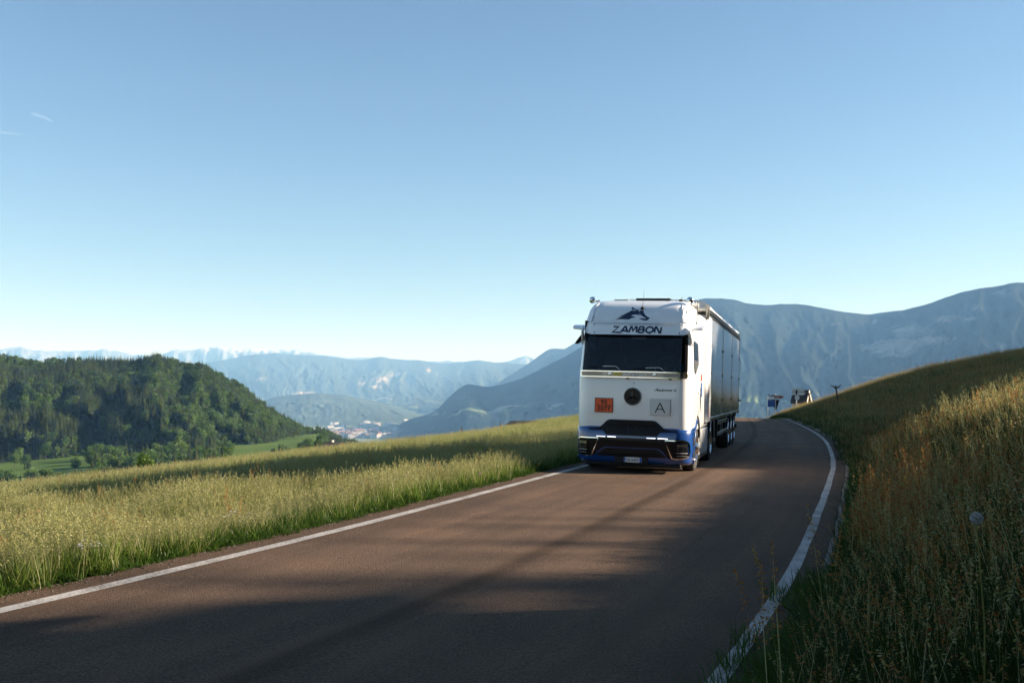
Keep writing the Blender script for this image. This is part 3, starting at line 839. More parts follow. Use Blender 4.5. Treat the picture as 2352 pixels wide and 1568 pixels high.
mb = MB(); mb.tube([(1.20,1.30,3.30),(1.21,1.30,3.37),(1.205,1.42,3.80)], [.015,.010,.004], 6); mb.build('side_aerial', M_black, truck)
# chrome ball lamps on the roof corners
for cx_, cz_ in ((-1.10, 3.80), (1.10, 3.80)):
    c = Vector((cx_, .80, cz_)); L = MB()
    L.lathe([(-.078*math.cos(t), .078*math.sin(t)+.0002) for t in np.linspace(0, math.pi, 13)], 'y', c, 20)
    hb = L.build('roof_lamp', M_chrome, truck, smooth=True)
    s_ = 1 if cx_ > 0 else -1
    L = MB(); L.tube([c+Vector((s_*.05,.02,-.02)), c+Vector((s_*.13 if s_ > 0 else .14, .05, -.03))], .022, 8); L.lathe([(-.03*math.cos(t), .03*math.sin(t)+.0002) for t in np.linspace(0, math.pi, 7)], 'y', c+Vector((.14, .05, -.02)), 10)
    L.build('lamp_bracket', M_chrome, hb, smooth=True)

# camera mirror arms
for sx in (-1, 1):
    mb = MB(); z0 = 3.14
    q = [Vector((sx*1.15,.40,z0-.05)),Vector((sx*1.30,.38,z0-.04)),Vector((sx*1.44,.40,z0-.035)),Vector((sx*1.47,.48,z0-.01)),Vector((sx*1.46,.60,z0+.03)),Vector((sx*1.30,.72,z0+.035)),Vector((sx*1.15,.80,z0+.03))]
    mb.prism(q, (0,0,.055)); mb.build('mirror_camera_arm', M_white, truck, bevel=.02)
mb = MB(); mb.prism([Vector((-1.22,.55,3.02)),Vector((-1.30,.50,2.98)),Vector((-1.43,.50,2.80)),Vector((-1.40,.55,2.78)),Vector((-1.24,.6,2.90))], (0,.16,0)); mb.build('kerb_mirror', M_gloss, truck, bevel=.015)

# perforated steel trim bar below the windscreen
def S_bar(a, b, o): return (a, fy(a, 2.10, .075+o), b)
bar = wrap(S_bar, flat([round_poly([(-1.16,2.055),(1.16,2.055),(1.16,2.175),(-1.16,2.175)], .06, 6)]), 'trim_bar', M_steel, truck, .0, .06, thick=.02)
wrap(S_bar, frame_strip(round_poly([(-1.172,2.045),(1.172,2.045),(1.172,2.185),(-1.172,2.185)], .068, 6), round_poly([(-1.15,2.065),(1.15,2.065),(1.15,2.165),(-1.15,2.165)], .052, 6)), 'trim_bar_rim', M_chrome, bar, .021, .06, thick=.008)
holes = []
for sx in (-1, 1):
    x = .66
    while x < 1.12:
        k = 0
        for r_ in range(5):
            z = 2.077+r_*.0185; xx = x+(.009 if r_ % 2 else 0)
            h = .0062
            if abs(z-2.115)+max(0, xx-1.10) < .045: holes.append([(sx*xx-h*1.1,z),(sx*xx,z-h),(sx*xx+h*1.1,z),(sx*xx,z+h)])
        x += .0185
wrap(S_bar, flat(holes), 'perforation', M_ink, bar, .0225, 9.)['kind'] = 'stuff'
wrap(S_bar, text_mesh('Actros', .085, .52, .016, cx=.05, cy=2.115), 'lettering', M_alu, bar, .022, .1, thick=.006)
for bx in (-.50, .47):
    p = Vector(S_bar(bx, 2.115, .022)); mb = MB(); mb.lathe([(0,.038),(-.008,.036),(-.010,.0)], 'y', p, 16); mb.build('badge', M_lens, bar)
wrap(S_bar, flat([[(-.44,2.09),(-.25,2.08),(-.30,2.12),(-.22,2.15),(-.40,2.145)]]), 'badge_paint', pbr('gilt print', (.42, .33, .05), .4, metal=.5), bar, .0225)
for bx in (-.12, .80):
    mb = MB(); p = Vector(S_bar(bx, 2.05, -.04)); mb.box(p.x-.03,p.x+.03,p.y-.05,p.y+.06,2.02,2.06); mb.build('bar_bracket', M_black, bar)
# wipers
for (pts, bl) in (((( -.27,2.18),(-.37,2.275),(-.40,2.285),(-.69,2.28)), ((-.69,2.28),(-1.0,2.268))), (((.70,2.17),(.60,2.26),(.56,2.275),(.27,2.265)), ((.30,2.265),(-.02,2.255)))):
    mb = MB(); mb.tube([(a, fy(a, b, .045), b) for a, b in pts], .010, 6); w_ = mb.build('wiper', M_alu, truck, smooth=True)
    mb = MB(); mb.tube([(a, fy(a, b, .025), b) for a, b in bl], .011, 6); mb.build('wiper_blade', M_black, w_)

# front panel: star badge, lettering, placards
p = Vector((0, fy(0, 1.64), 1.64))
mb = MB(); mb.lathe([(.03,.192),(-.015,.192),(-.022,.186),(-.022,.176),(-.012,.172),(-.012,.0)], 'y', p, 48); star = mb.build('star_badge', M_gloss, truck, smooth='auto')
mb = MB(); mb.lathe([(-.021,.181),(-.029,.185),(-.031,.180),(-.029,.175),(-.021,.176)], 'y', p, 48); mb.build('badge_ring', M_grey, star, smooth=True)
for k in range(3):
    a = math.pi/2+k*2*math.pi/3; d = Vector((math.cos(a), 0, math.sin(a))); e = Vector((-d.z, 0, d.x))
    tip = p+d*.172+Vector((0,-.014,0)); c0 = p+Vector((0,-.045,0)); m_ = MB()
    b1 = p+(d*.018+e*.026)+Vector((0,-.014,0)); b2 = p+(d*.018-e*.026)+Vector((0,-.014,0))
    m_.v = [tuple(tip), tuple(b1), tuple(c0), tuple(b2)]; m_.f = [(0,1,2),(0,2,3),(1,3,2),(0,3,1)]
    m_.build('star_arm', M_steel if k == 0 else M_gloss, star)
wrap(S_front, text_mesh('Actros L', .058, .49, .012, shear=.45, cx=.70, cy=1.80), 'lettering', M_navy, truck, .004, .1, thick=.004)
wrap(S_front, text_mesh('9', .035, .03, .004, cx=.02, cy=1.925), 'lettering', M_navy, truck, .004)
def placard(cx, cz, w, h, face, edge, name, rim):
    mb = MB(); y0 = fy(cx, cz)-.012
    mb.box(cx-w/2, cx+w/2, y0-.012, y0, cz-h/2, cz+h/2); o = mb.build(name, edge, truck, bevel=.004)
    mb = MB(); mb.box(cx-w/2+rim, cx+w/2-rim, y0-.016, y0-.0125, cz-h/2+rim, cz+h/2-rim); mb.build('face', face, o)
    return o, y0-.019
o, yf = placard(-.625, 1.435, .405, .315, M_orange, M_ink, 'hazard_placard', .014)
S_fl = lambda y: (lambda a, b, q: (a, y-q, b))
wrap(S_fl(yf), text_mesh('90', .105, .135, .03, cx=-.625, cy=1.508, space=1.2), 'lettering', M_ink, o, 0, 9)
wrap(S_fl(yf), text_mesh('3077', .105, .29, .03, cx=-.620, cy=1.364, space=1.2), 'lettering', M_ink, o, 0, 9)
wrap(S_fl(yf), flat([[(-.815,1.43),(-.435,1.43),(-.435,1.441),(-.815,1.441)]]), 'divider', M_ink, o, 0, 9)
o, yf = placard(.60, 1.425, .43, .345, M_sign, M_grey, 'letter_plate', .006)
wrap(S_fl(yf), text_mesh('A', .215, .235, -.012, cx=.60, cy=1.415), 'lettering', M_ink, o, 0, 9)

# lower cab: black intake, blue bumper
S_low = lambda a, b, o: (a, bump_y(a, b, o), b)
_BS = np.array([(.20,1.215,.34,.10),(.26,1.25,.36,.02),(.40,1.268,.37,-.03),(.70,1.270,.37,-.055),(.86,1.268,.36,-.045),(.94,1.258,.34,-.015),(.985,1.245,.33,.035)])
def bsec(z): return [float(np.interp(z, _BS[:,0], _BS[:,k])) for k in (1,2,3)]
def bump_y(x, z, off=0.):
    w, rc, s = bsec(z); ax = abs(x); y = s+BOW*(min(ax, w)/w)**2
    if ax > w-rc:
        q = min(ax-(w-rc), rc*.999); y += rc-math.sqrt(max(0., rc*rc-q*q))
    return y-off
zb_ = list(np.linspace(.20, .985, 16)); RB_ = []
for z in zb_:
    w, rc, s = bsec(z); half = []
    yend = .80+.0*z
    for k in range(4): half.append((-w, yend+(s+BOW+rc-yend)*k/4))
    for k in range(10):
        a = math.pi/2*k/10; x = -(w-rc)-rc*math.cos(a); half.append((x, s+BOW*(x/w)**2+rc-rc*math.sin(a)))
    mid = [(-(w-rc)+2*(w-rc)*k/16, s+BOW*((-(w-rc)+2*(w-rc)*k/16)/w)**2) for k in range(17)]
    RB_.append(half+mid+[(-x, y) for x, y in half[::-1]])
m = len(RB_[0]); V = [(x, y, z) for z, r in zip(zb_, RB_) for x, y in r]
Fb = [(i*m+k, i*m+k+1, (i+1)*m+k+1, (i+1)*m+k) for i in range(len(zb_)-1) for k in range(m-1)]
# turn the top edge in under the cab and the lower edge inwards
b0 = len(V); V += [(x*.93, y+.10, .99) for x, y in RB_[-1]]; i = (len(zb_)-1)*m
Fb += [(i+k, i+k+1, b0+k+1, b0+k) for k in range(m-1)]
b1 = len(V); V += [(x*.90, y+.18, .185) for x, y in RB_[0]]
Fb += [(b1+k, b1+k+1, k+1, k) for k in range(m-1)]
me = mesh_from('bumper', V, Fb); me.shade_smooth(); me.set_sharp_from_angle(angle=math.radians(50))
bumper = link('bumper', me, M_blue, truck)
def S_top(a, b, o): return (a, min(fy(a, b) if b > .93 else 9, bump_y(a, min(b, .95)) if b < 1.0 else 9)-o, b)
wrap(S_top, flat([round_poly([(-.95,.935),(-.72,.945),(-.52,1.135),(.50,1.135),(.72,.945),(1.0,.935),(1.0,.905),(.62,.90),(.56,.80),(-.56,.80),(-.62,.90),(-.95,.905)], [.01,.06,.06,.06,.06,.01,.01,.04,.04,.04,.04,.01], 4)]), 'upper_grille', M_black, truck, .010, .05, thick=.012)
mb = MB(); mb.box(-.55,.55,-.085,-.062,1.015,1.03); mb.build('grille_slat', M_gloss, truck, bevel=.004)
mask = round_poly([(-1.19,.745),(1.19,.745),(1.20,.34),(.95,.315),(.80,.33),(.66,.50),(.58,.545),(-.58,.545),(-.66,.50),(-.84,.33),(-.98,.315),(-1.20,.34)], [.10,.10,.10,.03,.03,.06,.06,.06,.06,.03,.03,.10], 5)
wrap(S_low, flat([mask]), 'front_mask', M_gloss, truck, .008, .05, thick=.008)
wrap(S_low, flat([round_poly([(-.78,.345),(.76,.345),(.62,.49),(.55,.525),(-.55,.525),(-.63,.49)], .04, 4)]), 'lower_grille', M_black, truck, .020, .06, thick=.006)
for k in range(3):
    z = .375+.05*k
    wrap(S_low, flat([[(-.66+.05*k,z),(.64-.05*k,z),(.64-.05*k,z+.018),(-.66+.05*k,z+.018)]]), 'grille_slat', M_gloss, truck, .027, .08, thick=.008)
for x0, x1 in ((-.76,-.57),(-.52,-.335),(.335,.52),(.57,.78)):
    wrap(S_low, flat([[(x0,.754),(x1,.754),(x1,.766),(x0,.766)]]), 'daytime_strip', M_led, truck, .018, .06, thick=.008)
for sx in (-1, 1):
    out = round_poly([(sx*.72,.735),(sx*1.235,.735),(sx*1.245,.35),(sx*.98,.315),(sx*.86,.33)], [.02,.13,.13,.03,.02], 5)
    inn = round_poly([(sx*.72,.715),(sx*1.215,.715),(sx*1.225,.37),(sx*.98,.338),(sx*.89,.345)], [.02,.115,.115,.03,.02], 5)
    # open the frame on the inner side
    hl = wrap(S_low, frame_strip(out, inn), 'headlight', M_chrome, truck, .014, .03, thick=.012)
    for (xa, xb, za, zb2, mt) in ((.985,1.185,.60,.645,M_lens),(.985,1.185,.52,.585,M_lens),(.97,1.19,.455,.47,M_grey),(.98,1.19,.395,.405,M_grey)):
        q = round_poly([(sx*xa,za),(sx*xb,za),(sx*xb,zb2),(sx*xa,zb2)], .012, 3)
        wrap(S_low, flat([q if sx > 0 else q[::-1]]), 'lamp_insert', mt, hl, .017, .03, thick=.006)
    q = round_poly([(sx*.99,.527),(sx*1.18,.527),(sx*1.18,.578),(sx*.99,.578)], .01, 3)
    wrap(S_low, flat([q if sx > 0 else q[::-1]]), 'lamp_lens', M_gloss, hl, .024, .03, thick=.004)
# number plate
y0 = bump_y(0, .28)-.035
mb = MB(); mb.box(-.36,.36,y0+.005,y0+.05,.205,.345); mb.build('plate_holder', M_black, truck, bevel=.01)
mb = MB(); mb.box(-.155,.235,y0-.012,y0,.225,.335); pl_ = mb.build('number_plate', M_plate, truck, bevel=.004)
for xa, xb in ((-.153,-.115),(.185,.233)):
    mb = MB(); mb.box(xa,xb,y0-.0150,y0-.0125,.227,.333); mb.build('plate_band', M_euro, pl_)
wrap(S_fl(y0-.0155), text_mesh('HB·369KE', .072, .27, .010, cx=.035, cy=.28), 'lettering', M_ink, pl_, 0, 9)
wrap(S_fl(y0-.0165), text_mesh('I', .03, .006, .01, cx=-.134, cy=.25), 'lettering', M_sign, pl_, 0, 9)
mb = MB(); mb.box(-1.05,1.05,.12,.7,.12,.22); mb.build('bumper_lip', M_black, truck, bevel=.03)
for sx in (-1, 1):      # dark air vents and a step in the bumper flank
    w_ = 1.27
    for (z0, z1) in ((.60,.80),(.32,.47)):
        mb = MB(); xx = sx*(w_-.004); mb.prism([Vector((xx,.44,z0+.02)),Vector((xx,.72,z0)),Vector((xx,.76,z1)),Vector((xx,.46,z1-.01))], (sx*.012,0,0)); mb.build('flank_vent', M_black, truck, bevel=.004)
    mb = MB(); mb.box(min(sx*1.20,sx*1.295), max(sx*1.20,sx*1.295), .48,.74,.292,.318); mb.build('step', M_sign, truck, bevel=.008)
    mb = MB(); mb.box(min(sx*1.255,sx*1.292), max(sx*1.255,sx*1.292), .52,.66,.63,.66); mb.build('step', M_black, truck, bevel=.008)

# doors: side window, handle, marks
for sx in (-1, 1):
    S = (lambda s: (lambda a, b, o: (s*(float(sec(b)[0])+o), a, b)))(sx)
    def put(poly, name, mat, off, par=truck, th=0.):
        return wrap(S, flat([poly]), name, mat, par, off, .3, thick=th)
    win = round_poly([(.60,2.30),(.66,2.20),(.86,2.16),(1.02,2.22),(1.58,2.40),(1.58,2.86),(.72,2.90),(.62,2.80)], .06, 4)
    sw = put(win, 'side_window', M_gloss, .004, th=.004)
    put(round_poly([(.66,2.24),(.90,2.20),(1.30,2.32),(1.50,2.40),(1.50,2.47),(.64,2.47)], .04, 4), 'window_reflector', M_steel, .010, sw)
    wrap(S, frame_strip(round_poly([(.44,1.02),(1.70,1.30),(1.74,2.95),(.60,2.97)], .08, 5), round_poly([(.448,1.03),(1.692,1.308),(1.732,2.942),(.608,2.962)], .08, 5)), 'door_gap', M_black, truck, .003, .3)
    put([(1.50,1.72),(1.68,1.74),(1.68,1.80),(1.50,1.78)], 'door_handle', M_sign, .004, th=.02)
    put([(2.0,2.02),(2.34,2.04),(2.34,2.20),(2.12,2.19),(2.02,2.12)], 'red_stripe', M_red, .005)
    put([(2.02,1.98),(2.34,1.99),(2.34,1.66),(2.16,1.66),(2.05,1.78)], 'blue_stripe', M_dblue, .005)
    ww = [(1.98-(a-.0)*.40, 1.62+(b-3.44)*1.15+(a)*.35) for a, b in [wp(p) for p in wolf1]]
    put(ww if sx < 0 else ww[::-1], 'wolf_emblem', M_navy, .005)
    t_ = text_mesh('ZAMBON', .055, .42, .02, cx=0, cy=0)
    for v_ in t_.vertices: a_, b_ = v_.co.x, v_.co.y; v_.co = (1.72+sx*0+b_*.9+.12*a_, 1.36+a_*.55, 0)
    wrap(S, t_, 'lettering', M_navy, truck, .005, .3)
    # side fairing behind the cab
    mb = MB(); xx = sx*1.235
    mb.prism([Vector((xx,CAB_BACK+.004,1.0)),Vector((xx,3.08,1.0)),Vector((xx*1.0,3.08,3.55)),Vector((sx*1.16,CAB_BACK+.004,3.60))], (-sx*.04,0,0)); mb.build('side_fairing', M_white, truck, bevel=.012)
mb = MB(); mb.prism([Vector((-1.1,1.7,3.80)),Vector((-1.12,3.0,3.80)),Vector((-1.12,3.0,3.93)),Vector((-1.05,2.2,3.86))], (2.2,0,0)); mb.build('roof_spoiler', M_white, truck, bevel=.02)

# chassis, skirts, mudguards
mb = MB(); mb.box(-.43,-.35,.8,6.0,.62,.90); mb.box(.35,.43,.8,6.0,.62,.90); mb.box(-.9,.9,.9,2.3,.55,.92); mb.build('chassis', M_frame, truck)
for sx in (-1, 1):
    mb = MB(); a, b = sx*1.13, sx*1.225
    mb.box(min(a,b),max(a,b),2.12,4.22,.30,.90); sk = mb.build('side_skirt', M_white, truck, bevel=.02)
    mb = MB(); mb.box(min(a,b),max(a,b),2.12,4.22,.22,.295); mb.build('skirt_edge', M_steel, sk)
    for (y_, z_, dz) in ((2.20,.66,.05),(2.20,.42,.055)):
        mb = MB(); q = sx*1.227; mb.box(min(q,q+sx*.006),max(q,q+sx*.006),y_,y_+.14,z_-dz,z_+dz); mb.build('skirt_recess', M_black, sk)
    mb = MB(); q = sx*1.05; mb.box(min(q,sx*1.22),max(q,sx*1.22),2.5,4.15,.93,1.0); mb.build('catwalk', M_grey, truck, bevel=.01)
    mb = MB(); mb.box(min(sx*.95,sx*1.22),max(sx*.95,sx*1.22),2.03,2.09,.12,.62); mb.build('mud_flap', M_black, truck)
def arch(name, cy, cz, r0, r1, x0, x1, a0, a1, mat, par, n=22):
    mb = MB()
    for k in range(n+1):
        a = math.radians(a0+(a1-a0)*k/n); c, s = math.cos(a), math.sin(a)
        mb.v += [(x0,cy+r0*c,cz+r0*s),(x1,cy+r0*c,cz+r0*s),(x1,cy+r1*c,cz+r1*s),(x0,cy+r1*c,cz+r1*s)]
    for k in range(n):
        b = 4*k
        for q in range(4): mb.f.append((b+q, b+(q+1) % 4, b+4+(q+1) % 4, b+4+q))
    mb.f += [(0,1,2,3),(4*n,4*n+1,4*n+2,4*n+3)]
    return mb.build(name, mat, par, smooth='auto', bevel=.006)
AX1, AX2 = 1.42, 4.97
for sx in (-1, 1):
    x0, x1 = sorted((sx*.95, sx*1.272)); arch('wheel_arch', AX1, .52, .565, .64, x0, x1, 92, 205, M_blue, truck)
    x0, x1 = sorted((sx*.95, sx*1.258)); arch('wheel_arch_liner', AX1, .52, .56, .72, x0, x1, 20, 93, M_black, truck)
    x0, x1 = sorted((sx*.62, sx*1.26)); arch('rear_mudguard', AX2, .52, .57, .60, x0, x1, 5, 175, M_black, truck)
    x0, x1 = sorted((sx*1.2605, sx*1.272)); arch('mudguard_trim', AX2, .52, .565, .62, x0, x1, 5, 175, M_chrome, truck)
# filler between bumper flank and arch
for sx in (-1, 1):
    mb = MB(); xx = sx*1.262
    pts = [(.78,.985),(.80,.19)]
    for a in (196, 180, 165, 150, 135, 122, 110, 98): pts.append((AX1+.575*math.cos(math.radians(a)), .52+.575*math.sin(math.radians(a))))
    pts += [(AX1-.02, 1.14),(1.22,1.16),(1.05,1.05)]
    mb.prism([Vector((xx, a, b)) for a, b in pts], (-sx*.035, 0, 0)); mb.build('fender', M_blue, truck, bevel=.006)

def wheel(name, x, y, side, parent, r=.50, w=.30, dual=False, hub=True, rim_mat=None):
    e = empty(name, (x, y, r)); e.parent = parent
    s = side; rim_mat = rim_mat or M_alu
    mb = MB(); prof = [(-s*w/2,.30),(-s*w/2,.43),(-s*w*.46,.475),(-s*w*.38,r-.004),(-s*.02,r),(s*.02,r),(s*w*.38,r-.004),(s*w*.46,.475),(s*w/2,.43),(s*w/2,.30)]
    # tread grooves
    pr = []
    for p in prof: pr.append(p)
    mb.lathe(pr, 'x', (0,0,0), 48)
    t = mb.build('tyre', M_rubber, e, smooth='auto')
    for q in (-.28, -.09, .09, .28):
        g = MB(); g.lathe([(q*w-.006, r+.0005),(q*w+.006, r+.0005)], 'x', (0,0,0), 40); g.build('tread_groove', M_ink, e)
    mb = MB()
    if hub: prof = [(s*w*.5,.31),(s*w*.54,.305),(s*w*.52,.285),(s*w*.32,.272),(s*w*.10,.262),(s*w*.12,.235),(s*w*.34,.19),(s*w*.38,.165),(s*w*.40,.13),(s*w*.62,.115),(s*w*.68,.10),(s*w*.70,.0)]
    else: prof = [(s*w*.5,.31),(s*w*.53,.30),(s*w*.3,.27),(s*w*.02,.25),(-s*w*.05,.18),(s*w*.25,.12),(s*w*.28,.0)]
    mb.lathe(prof, 'x', (0,0,0), 40); rm = mb.build('rim', rim_mat, e, smooth='auto')
    mb = MB()
    for k in range(10):
        a = 2*math.pi*k/10; c = Vector((s*w*.235, .212*math.cos(a), .212*math.sin(a)))
        mb.lathe([(s*.0,.024),(s*.012,.024),(s*.013,.0)], 'x', c, 10)
    mb.build('hand_hole', M_ink, e)['kind'] = 'stuff'
    mb = MB()
    for k in range(10):
        a = 2*math.pi*(k+.5)/10; c = Vector((s*w*.37, .165*math.cos(a), .165*math.sin(a)))
        mb.lathe([(0,.016),(s*.03,.016),(s*.035,.0)], 'x', c, 6)
    mb.build('wheel_nut', M_chrome, e)['kind'] = 'stuff'
    return e
for sx in (-1, 1):
    wheel('wheel', sx*1.085, AX1, sx, truck)
    wheel('wheel', sx*1.07, AX2, sx, truck, hub=False, w=.32)
    wheel('wheel', sx*.74, AX2, sx, truck, hub=False, w=.30)

# ------------------------------------------------------------------ semi-trailer
trailer = empty('semi_trailer'); place_vehicle(trailer)
tag(trailer, 'long polished silver semi-trailer with white front corners coupled behind the cab', 'trailer')
T0, T1, TW, TB, TT = 3.42, 15.7, 1.275, 1.03, 3.67
def tring(rc=.16, n=8, ylen=.95):
    pts = [(-TW, T0+ylen)]
    for k in range(n+1):
        a = math.pi/2*k/n; pts.append((-(TW-rc)-rc*math.cos(a), T0+rc-rc*math.sin(a)))
    return pts+[(-x, y) for x, y in pts[::-1]]
q = tring(); mb = MB(); nq = len(q)
mb.v = [(x, y, TB) for x, y in q]+[(x, y, TT) for x, y in q]
mb.f = [(k, k+1, nq+k+1, nq+k) for k in range(nq-1)]+[tuple(range(nq))[::-1], tuple(range(nq, 2*nq))]
mb.build('front_wall', M_white, trailer, smooth='auto')
seams = [T0+.96, 8.1, 11.85, T1-.10]
for sx in (-1, 1):
    for k in range(3):
        a, b = seams[k]+.018, seams[k+1]-.018
        # slightly bowed sheet with pressed verticals
        ny = 26; mb = MB(); x_in = sx*(TW-.05)
        for i in range(ny+1):
            y = a+(b-a)*i/ny; x = sx*(TW-.012+.006*math.sin(math.pi*i/ny))
            mb.v += [(x, y, TB+.10), (x, y, TT-.03)]
        for i in range(ny): mb.f.append((2*i, 2*i+2, 2*i+3, 2*i+1))
        c = len(mb.v); mb.v += [(x_in, a, TB+.10),(x_in, b, TB+.10),(x_in, b, TT-.03),(x_in, a, TT-.03)]
        mb.f += [(c,c+1,c+2,c+3),(0,1,c+3,c),(2*ny,2*ny+1,c+2,c+1)]
        mb.build('side_panel', M_panel, trailer)
    for k, y in enumerate(seams):
        mb = MB(); x0, x1 = sorted((sx*(TW-.06), sx*(TW-.003))); mb.box(x0, x1, y-.016, y+.016, TB+.09, TT-.02); mb.build('panel_post', M_steel if k else M_white, trailer)
        for z in (1.55, 2.25, 2.95):
            mb = MB(); x0, x1 = sorted((sx*(TW-.01), sx*(TW+.012))); mb.box(x0, x1, y-.045, y+.045, z-.03, z+.03); mb.build('hinge', M_black, trailer, bevel=.006)
    x0, x1 = sorted((sx*(TW-.08), sx*(TW+.004)))
    mb = MB(); mb.box(x0, x1, T0+.96, T1, TB, TB+.095); mb.build('bottom_rail', M_alu, trailer, bevel=.008)
    mb = MB(); mb.box(x0, x1+ (sx > 0)*.008, T0+.15, T1, TT-.025, TT+.02); mb.build('top_rail', M_black, trailer, bevel=.006)
# roof tarpaulin: low arch over the box
mb = MB(); ys = np.linspace(T0+.02, T1, 22); na_ = 15
for i, y in enumerate(ys):
    sag = -.012*math.sin(i*2.1)
    for k in range(na_):
        a = math.pi*k/(na_-1); c = math.cos(a); s_ = math.sin(a)
        mb.v.append((-(TW-.01)*(1 if abs(c) > .99 else math.copysign(abs(c)**.28, c)), y, TT+.022+(.365+sag)*abs(s_)**.55 if k not in (0, na_-1) else TT+.022))
for i in range(len(ys)-1):
    for k in range(na_-1): mb.f.append((i*na_+k, i*na_+k+1, (i+1)*na_+k+1, (i+1)*na_+k))
mb.f += [tuple(range(na_)), tuple((len(ys)-1)*na_+k for k in range(na_))]
mb.build('roof_tarpaulin', M_tarp, trailer, smooth='auto')
for sx in (-1, 1):
    mb = MB(); mb.tube([(sx*(TW-.02), T0+.3, TT+.10), (sx*(TW-.02), T1-.1, TT+.10)], .014, 6); mb.build('tarp_tube', M_alu, trailer)
    mb = MB(); mb.prism([Vector((sx*1.20,T0-.03,TT-.12)),Vector((sx*1.28,T0+.02,TT-.10)),Vector((sx*1.29,T0+.08,TT+.24)),Vector((sx*1.20,T0-.03,TT+.26))], (0,.05,0)); mb.build('corner_cap', M_frame, trailer, bevel=.008)
mb = MB(); mb.box(-1.27,1.27,T1-.06,T1,TB,TT+.3); mb.build('rear_doors', M_alu, trailer, bevel=.01)
mb = MB()
for sx in (-1, 1): x0, x1 = sorted((sx*.42, sx*.55)); mb.box(x0, x1, T0+.5, T1, .80, TB-.004)
for y in np.arange(5.4, T1, 1.1): mb.box(-1.2, 1.2, y, y+.07, .93, TB-.006)
mb.build('chassis', M_frame, trailer)
mb = MB(); mb.box(-1.2,1.2,T1-.16,T1-.04,.48,.62); mb.build('rear_bumper', M_frame, trailer)
for sx in (-1, 1):
    mb = MB(); x0, x1 = sorted((sx*.95, sx*1.15)); mb.box(x0, x1, 6.55, 6.70, .18, 1.0); mb.box(x0-.02, x1+.02, 6.50, 6.75, .13, .18); mb.build('landing_leg', M_frame, trailer, bevel=.01)
    for z in (.55, .86):
        mb = MB(); x0, x1 = sorted((sx*1.225, sx*1.25)); mb.box(x0, x1, 7.0, 10.35, z, z+.11); mb.build('side_guard', M_alu, trailer, bevel=.006)
    for y in (7.2, 8.7, 10.2):
        mb = MB(); x0, x1 = sorted((sx*1.18, sx*1.224)); mb.box(x0, x1, y, y+.06, .5, 1.0); mb.build('guard_post', M_frame, trailer)
    mb = MB(); x0, x1 = sorted((sx*.62, sx*1.22)); mb.box(x0, x1, 5.9, 6.45, .55, .98); mb.build('tool_box', M_black, trailer, bevel=.03)
    mb = MB(); x0, x1 = sorted((sx*.62, sx*1.20)); mb.box(x0, x1, 8.3, 9.4, .45, .93); mb.build('pallet_box', M_black, trailer, bevel=.03)
    for y in (11.0, 12.3, 13.6):
        wheel('wheel', sx*1.06, y, sx, trailer, hub=False, w=.38)
        x0, x1 = sorted((sx*.85, sx*1.25)); arch('mudguard', y, .52, .56, .585, x0, x1, 10, 170, M_black, trailer, 12)
    for y in (5.2, 8.0, 11.6, 14.6):
        mb = MB(); q = sx*(TW+.006); mb.box(min(q,q+sx*.015), max(q,q+sx*.015), y, y+.09, TB+.03, TB+.07); mb.build('marker_lamp', M_lamp, trailer)
    mb = MB(); mb.tube([(sx*1.2,T1-.1,.60),(sx*1.33,T1-.08,.57),(sx*1.36,T1-.08,.60)], .012, 6); mb.lathe([(-.04,.0),(-.04,.03),(.03,.03),(.03,0)], 'y', (sx*1.37,T1-.08,.62), 10); mb.build('outline_lamp', M_sign, trailer)
    mb = MB(); mb.box(min(sx*1.27,sx*1.34), max(sx*1.27,sx*1.34), T1-.10, T1-.02, 1.42, 1.52); mb.build('outline_lamp', M_sign, trailer, bevel=.01)
    mb = MB(); mb.box(min(sx*.7,sx*1.2), max(sx*.7,sx*1.2), 14.3, 14.33, .2, .95); mb.build('mud_flap', M_black, trailer)
mb = MB(); mb.box(TW+.001,TW+.004,T0+.35,T0+.50,1.18,1.36); mb.build('sticker', pbr('faded red sticker', (.6,.25,.2), .5), trailer)
# ------------------------------------------------------------------ signs, hut, posts by the crest
M_post = pbr('galvanised post', (.42, .43, .44), .4, metal=.8, vary=.15, vscale=10)
M_brown = pbr('brown sign face', (.20, .032, .012), .5)
M_bluesign = pbr('blue sign face', (.008, .07, .28), .45)
M_signback = pbr('grey sign back', (.20, .21, .22), .5, metal=.5)
M_wood = pbr('weathered timber', (.15, .10, .065), .85, vary=.4, vscale=12, bump=.3, bscale=30)
M_darkwood = pbr('dark timber', (.045, .032, .024), .85, vary=.4, vscale=10)
M_shingle = pbr('dark shingles', (.035, .032, .032), .85, vary=.3, vscale=14)
M_plaster = pbr('cream plaster', (.66, .58, .46), .9, vary=.08, vscale=3)
M_tile = pbr('terracotta roof', (.24, .095, .055), .85, vary=.25, vscale=2.)
M_pane = pbr('dark pane', (.02, .025, .03), .1)

def gz(x, y): return float(ground_h(np.array([x]), np.array([y]))[0])
def ground_at(px, dist):
    d = ray(px, 900); k = dist/math.hypot(d[0], d[1]); x, y = d[0]*k, d[1]*k
    return Vector((x, y, gz(x, y)))

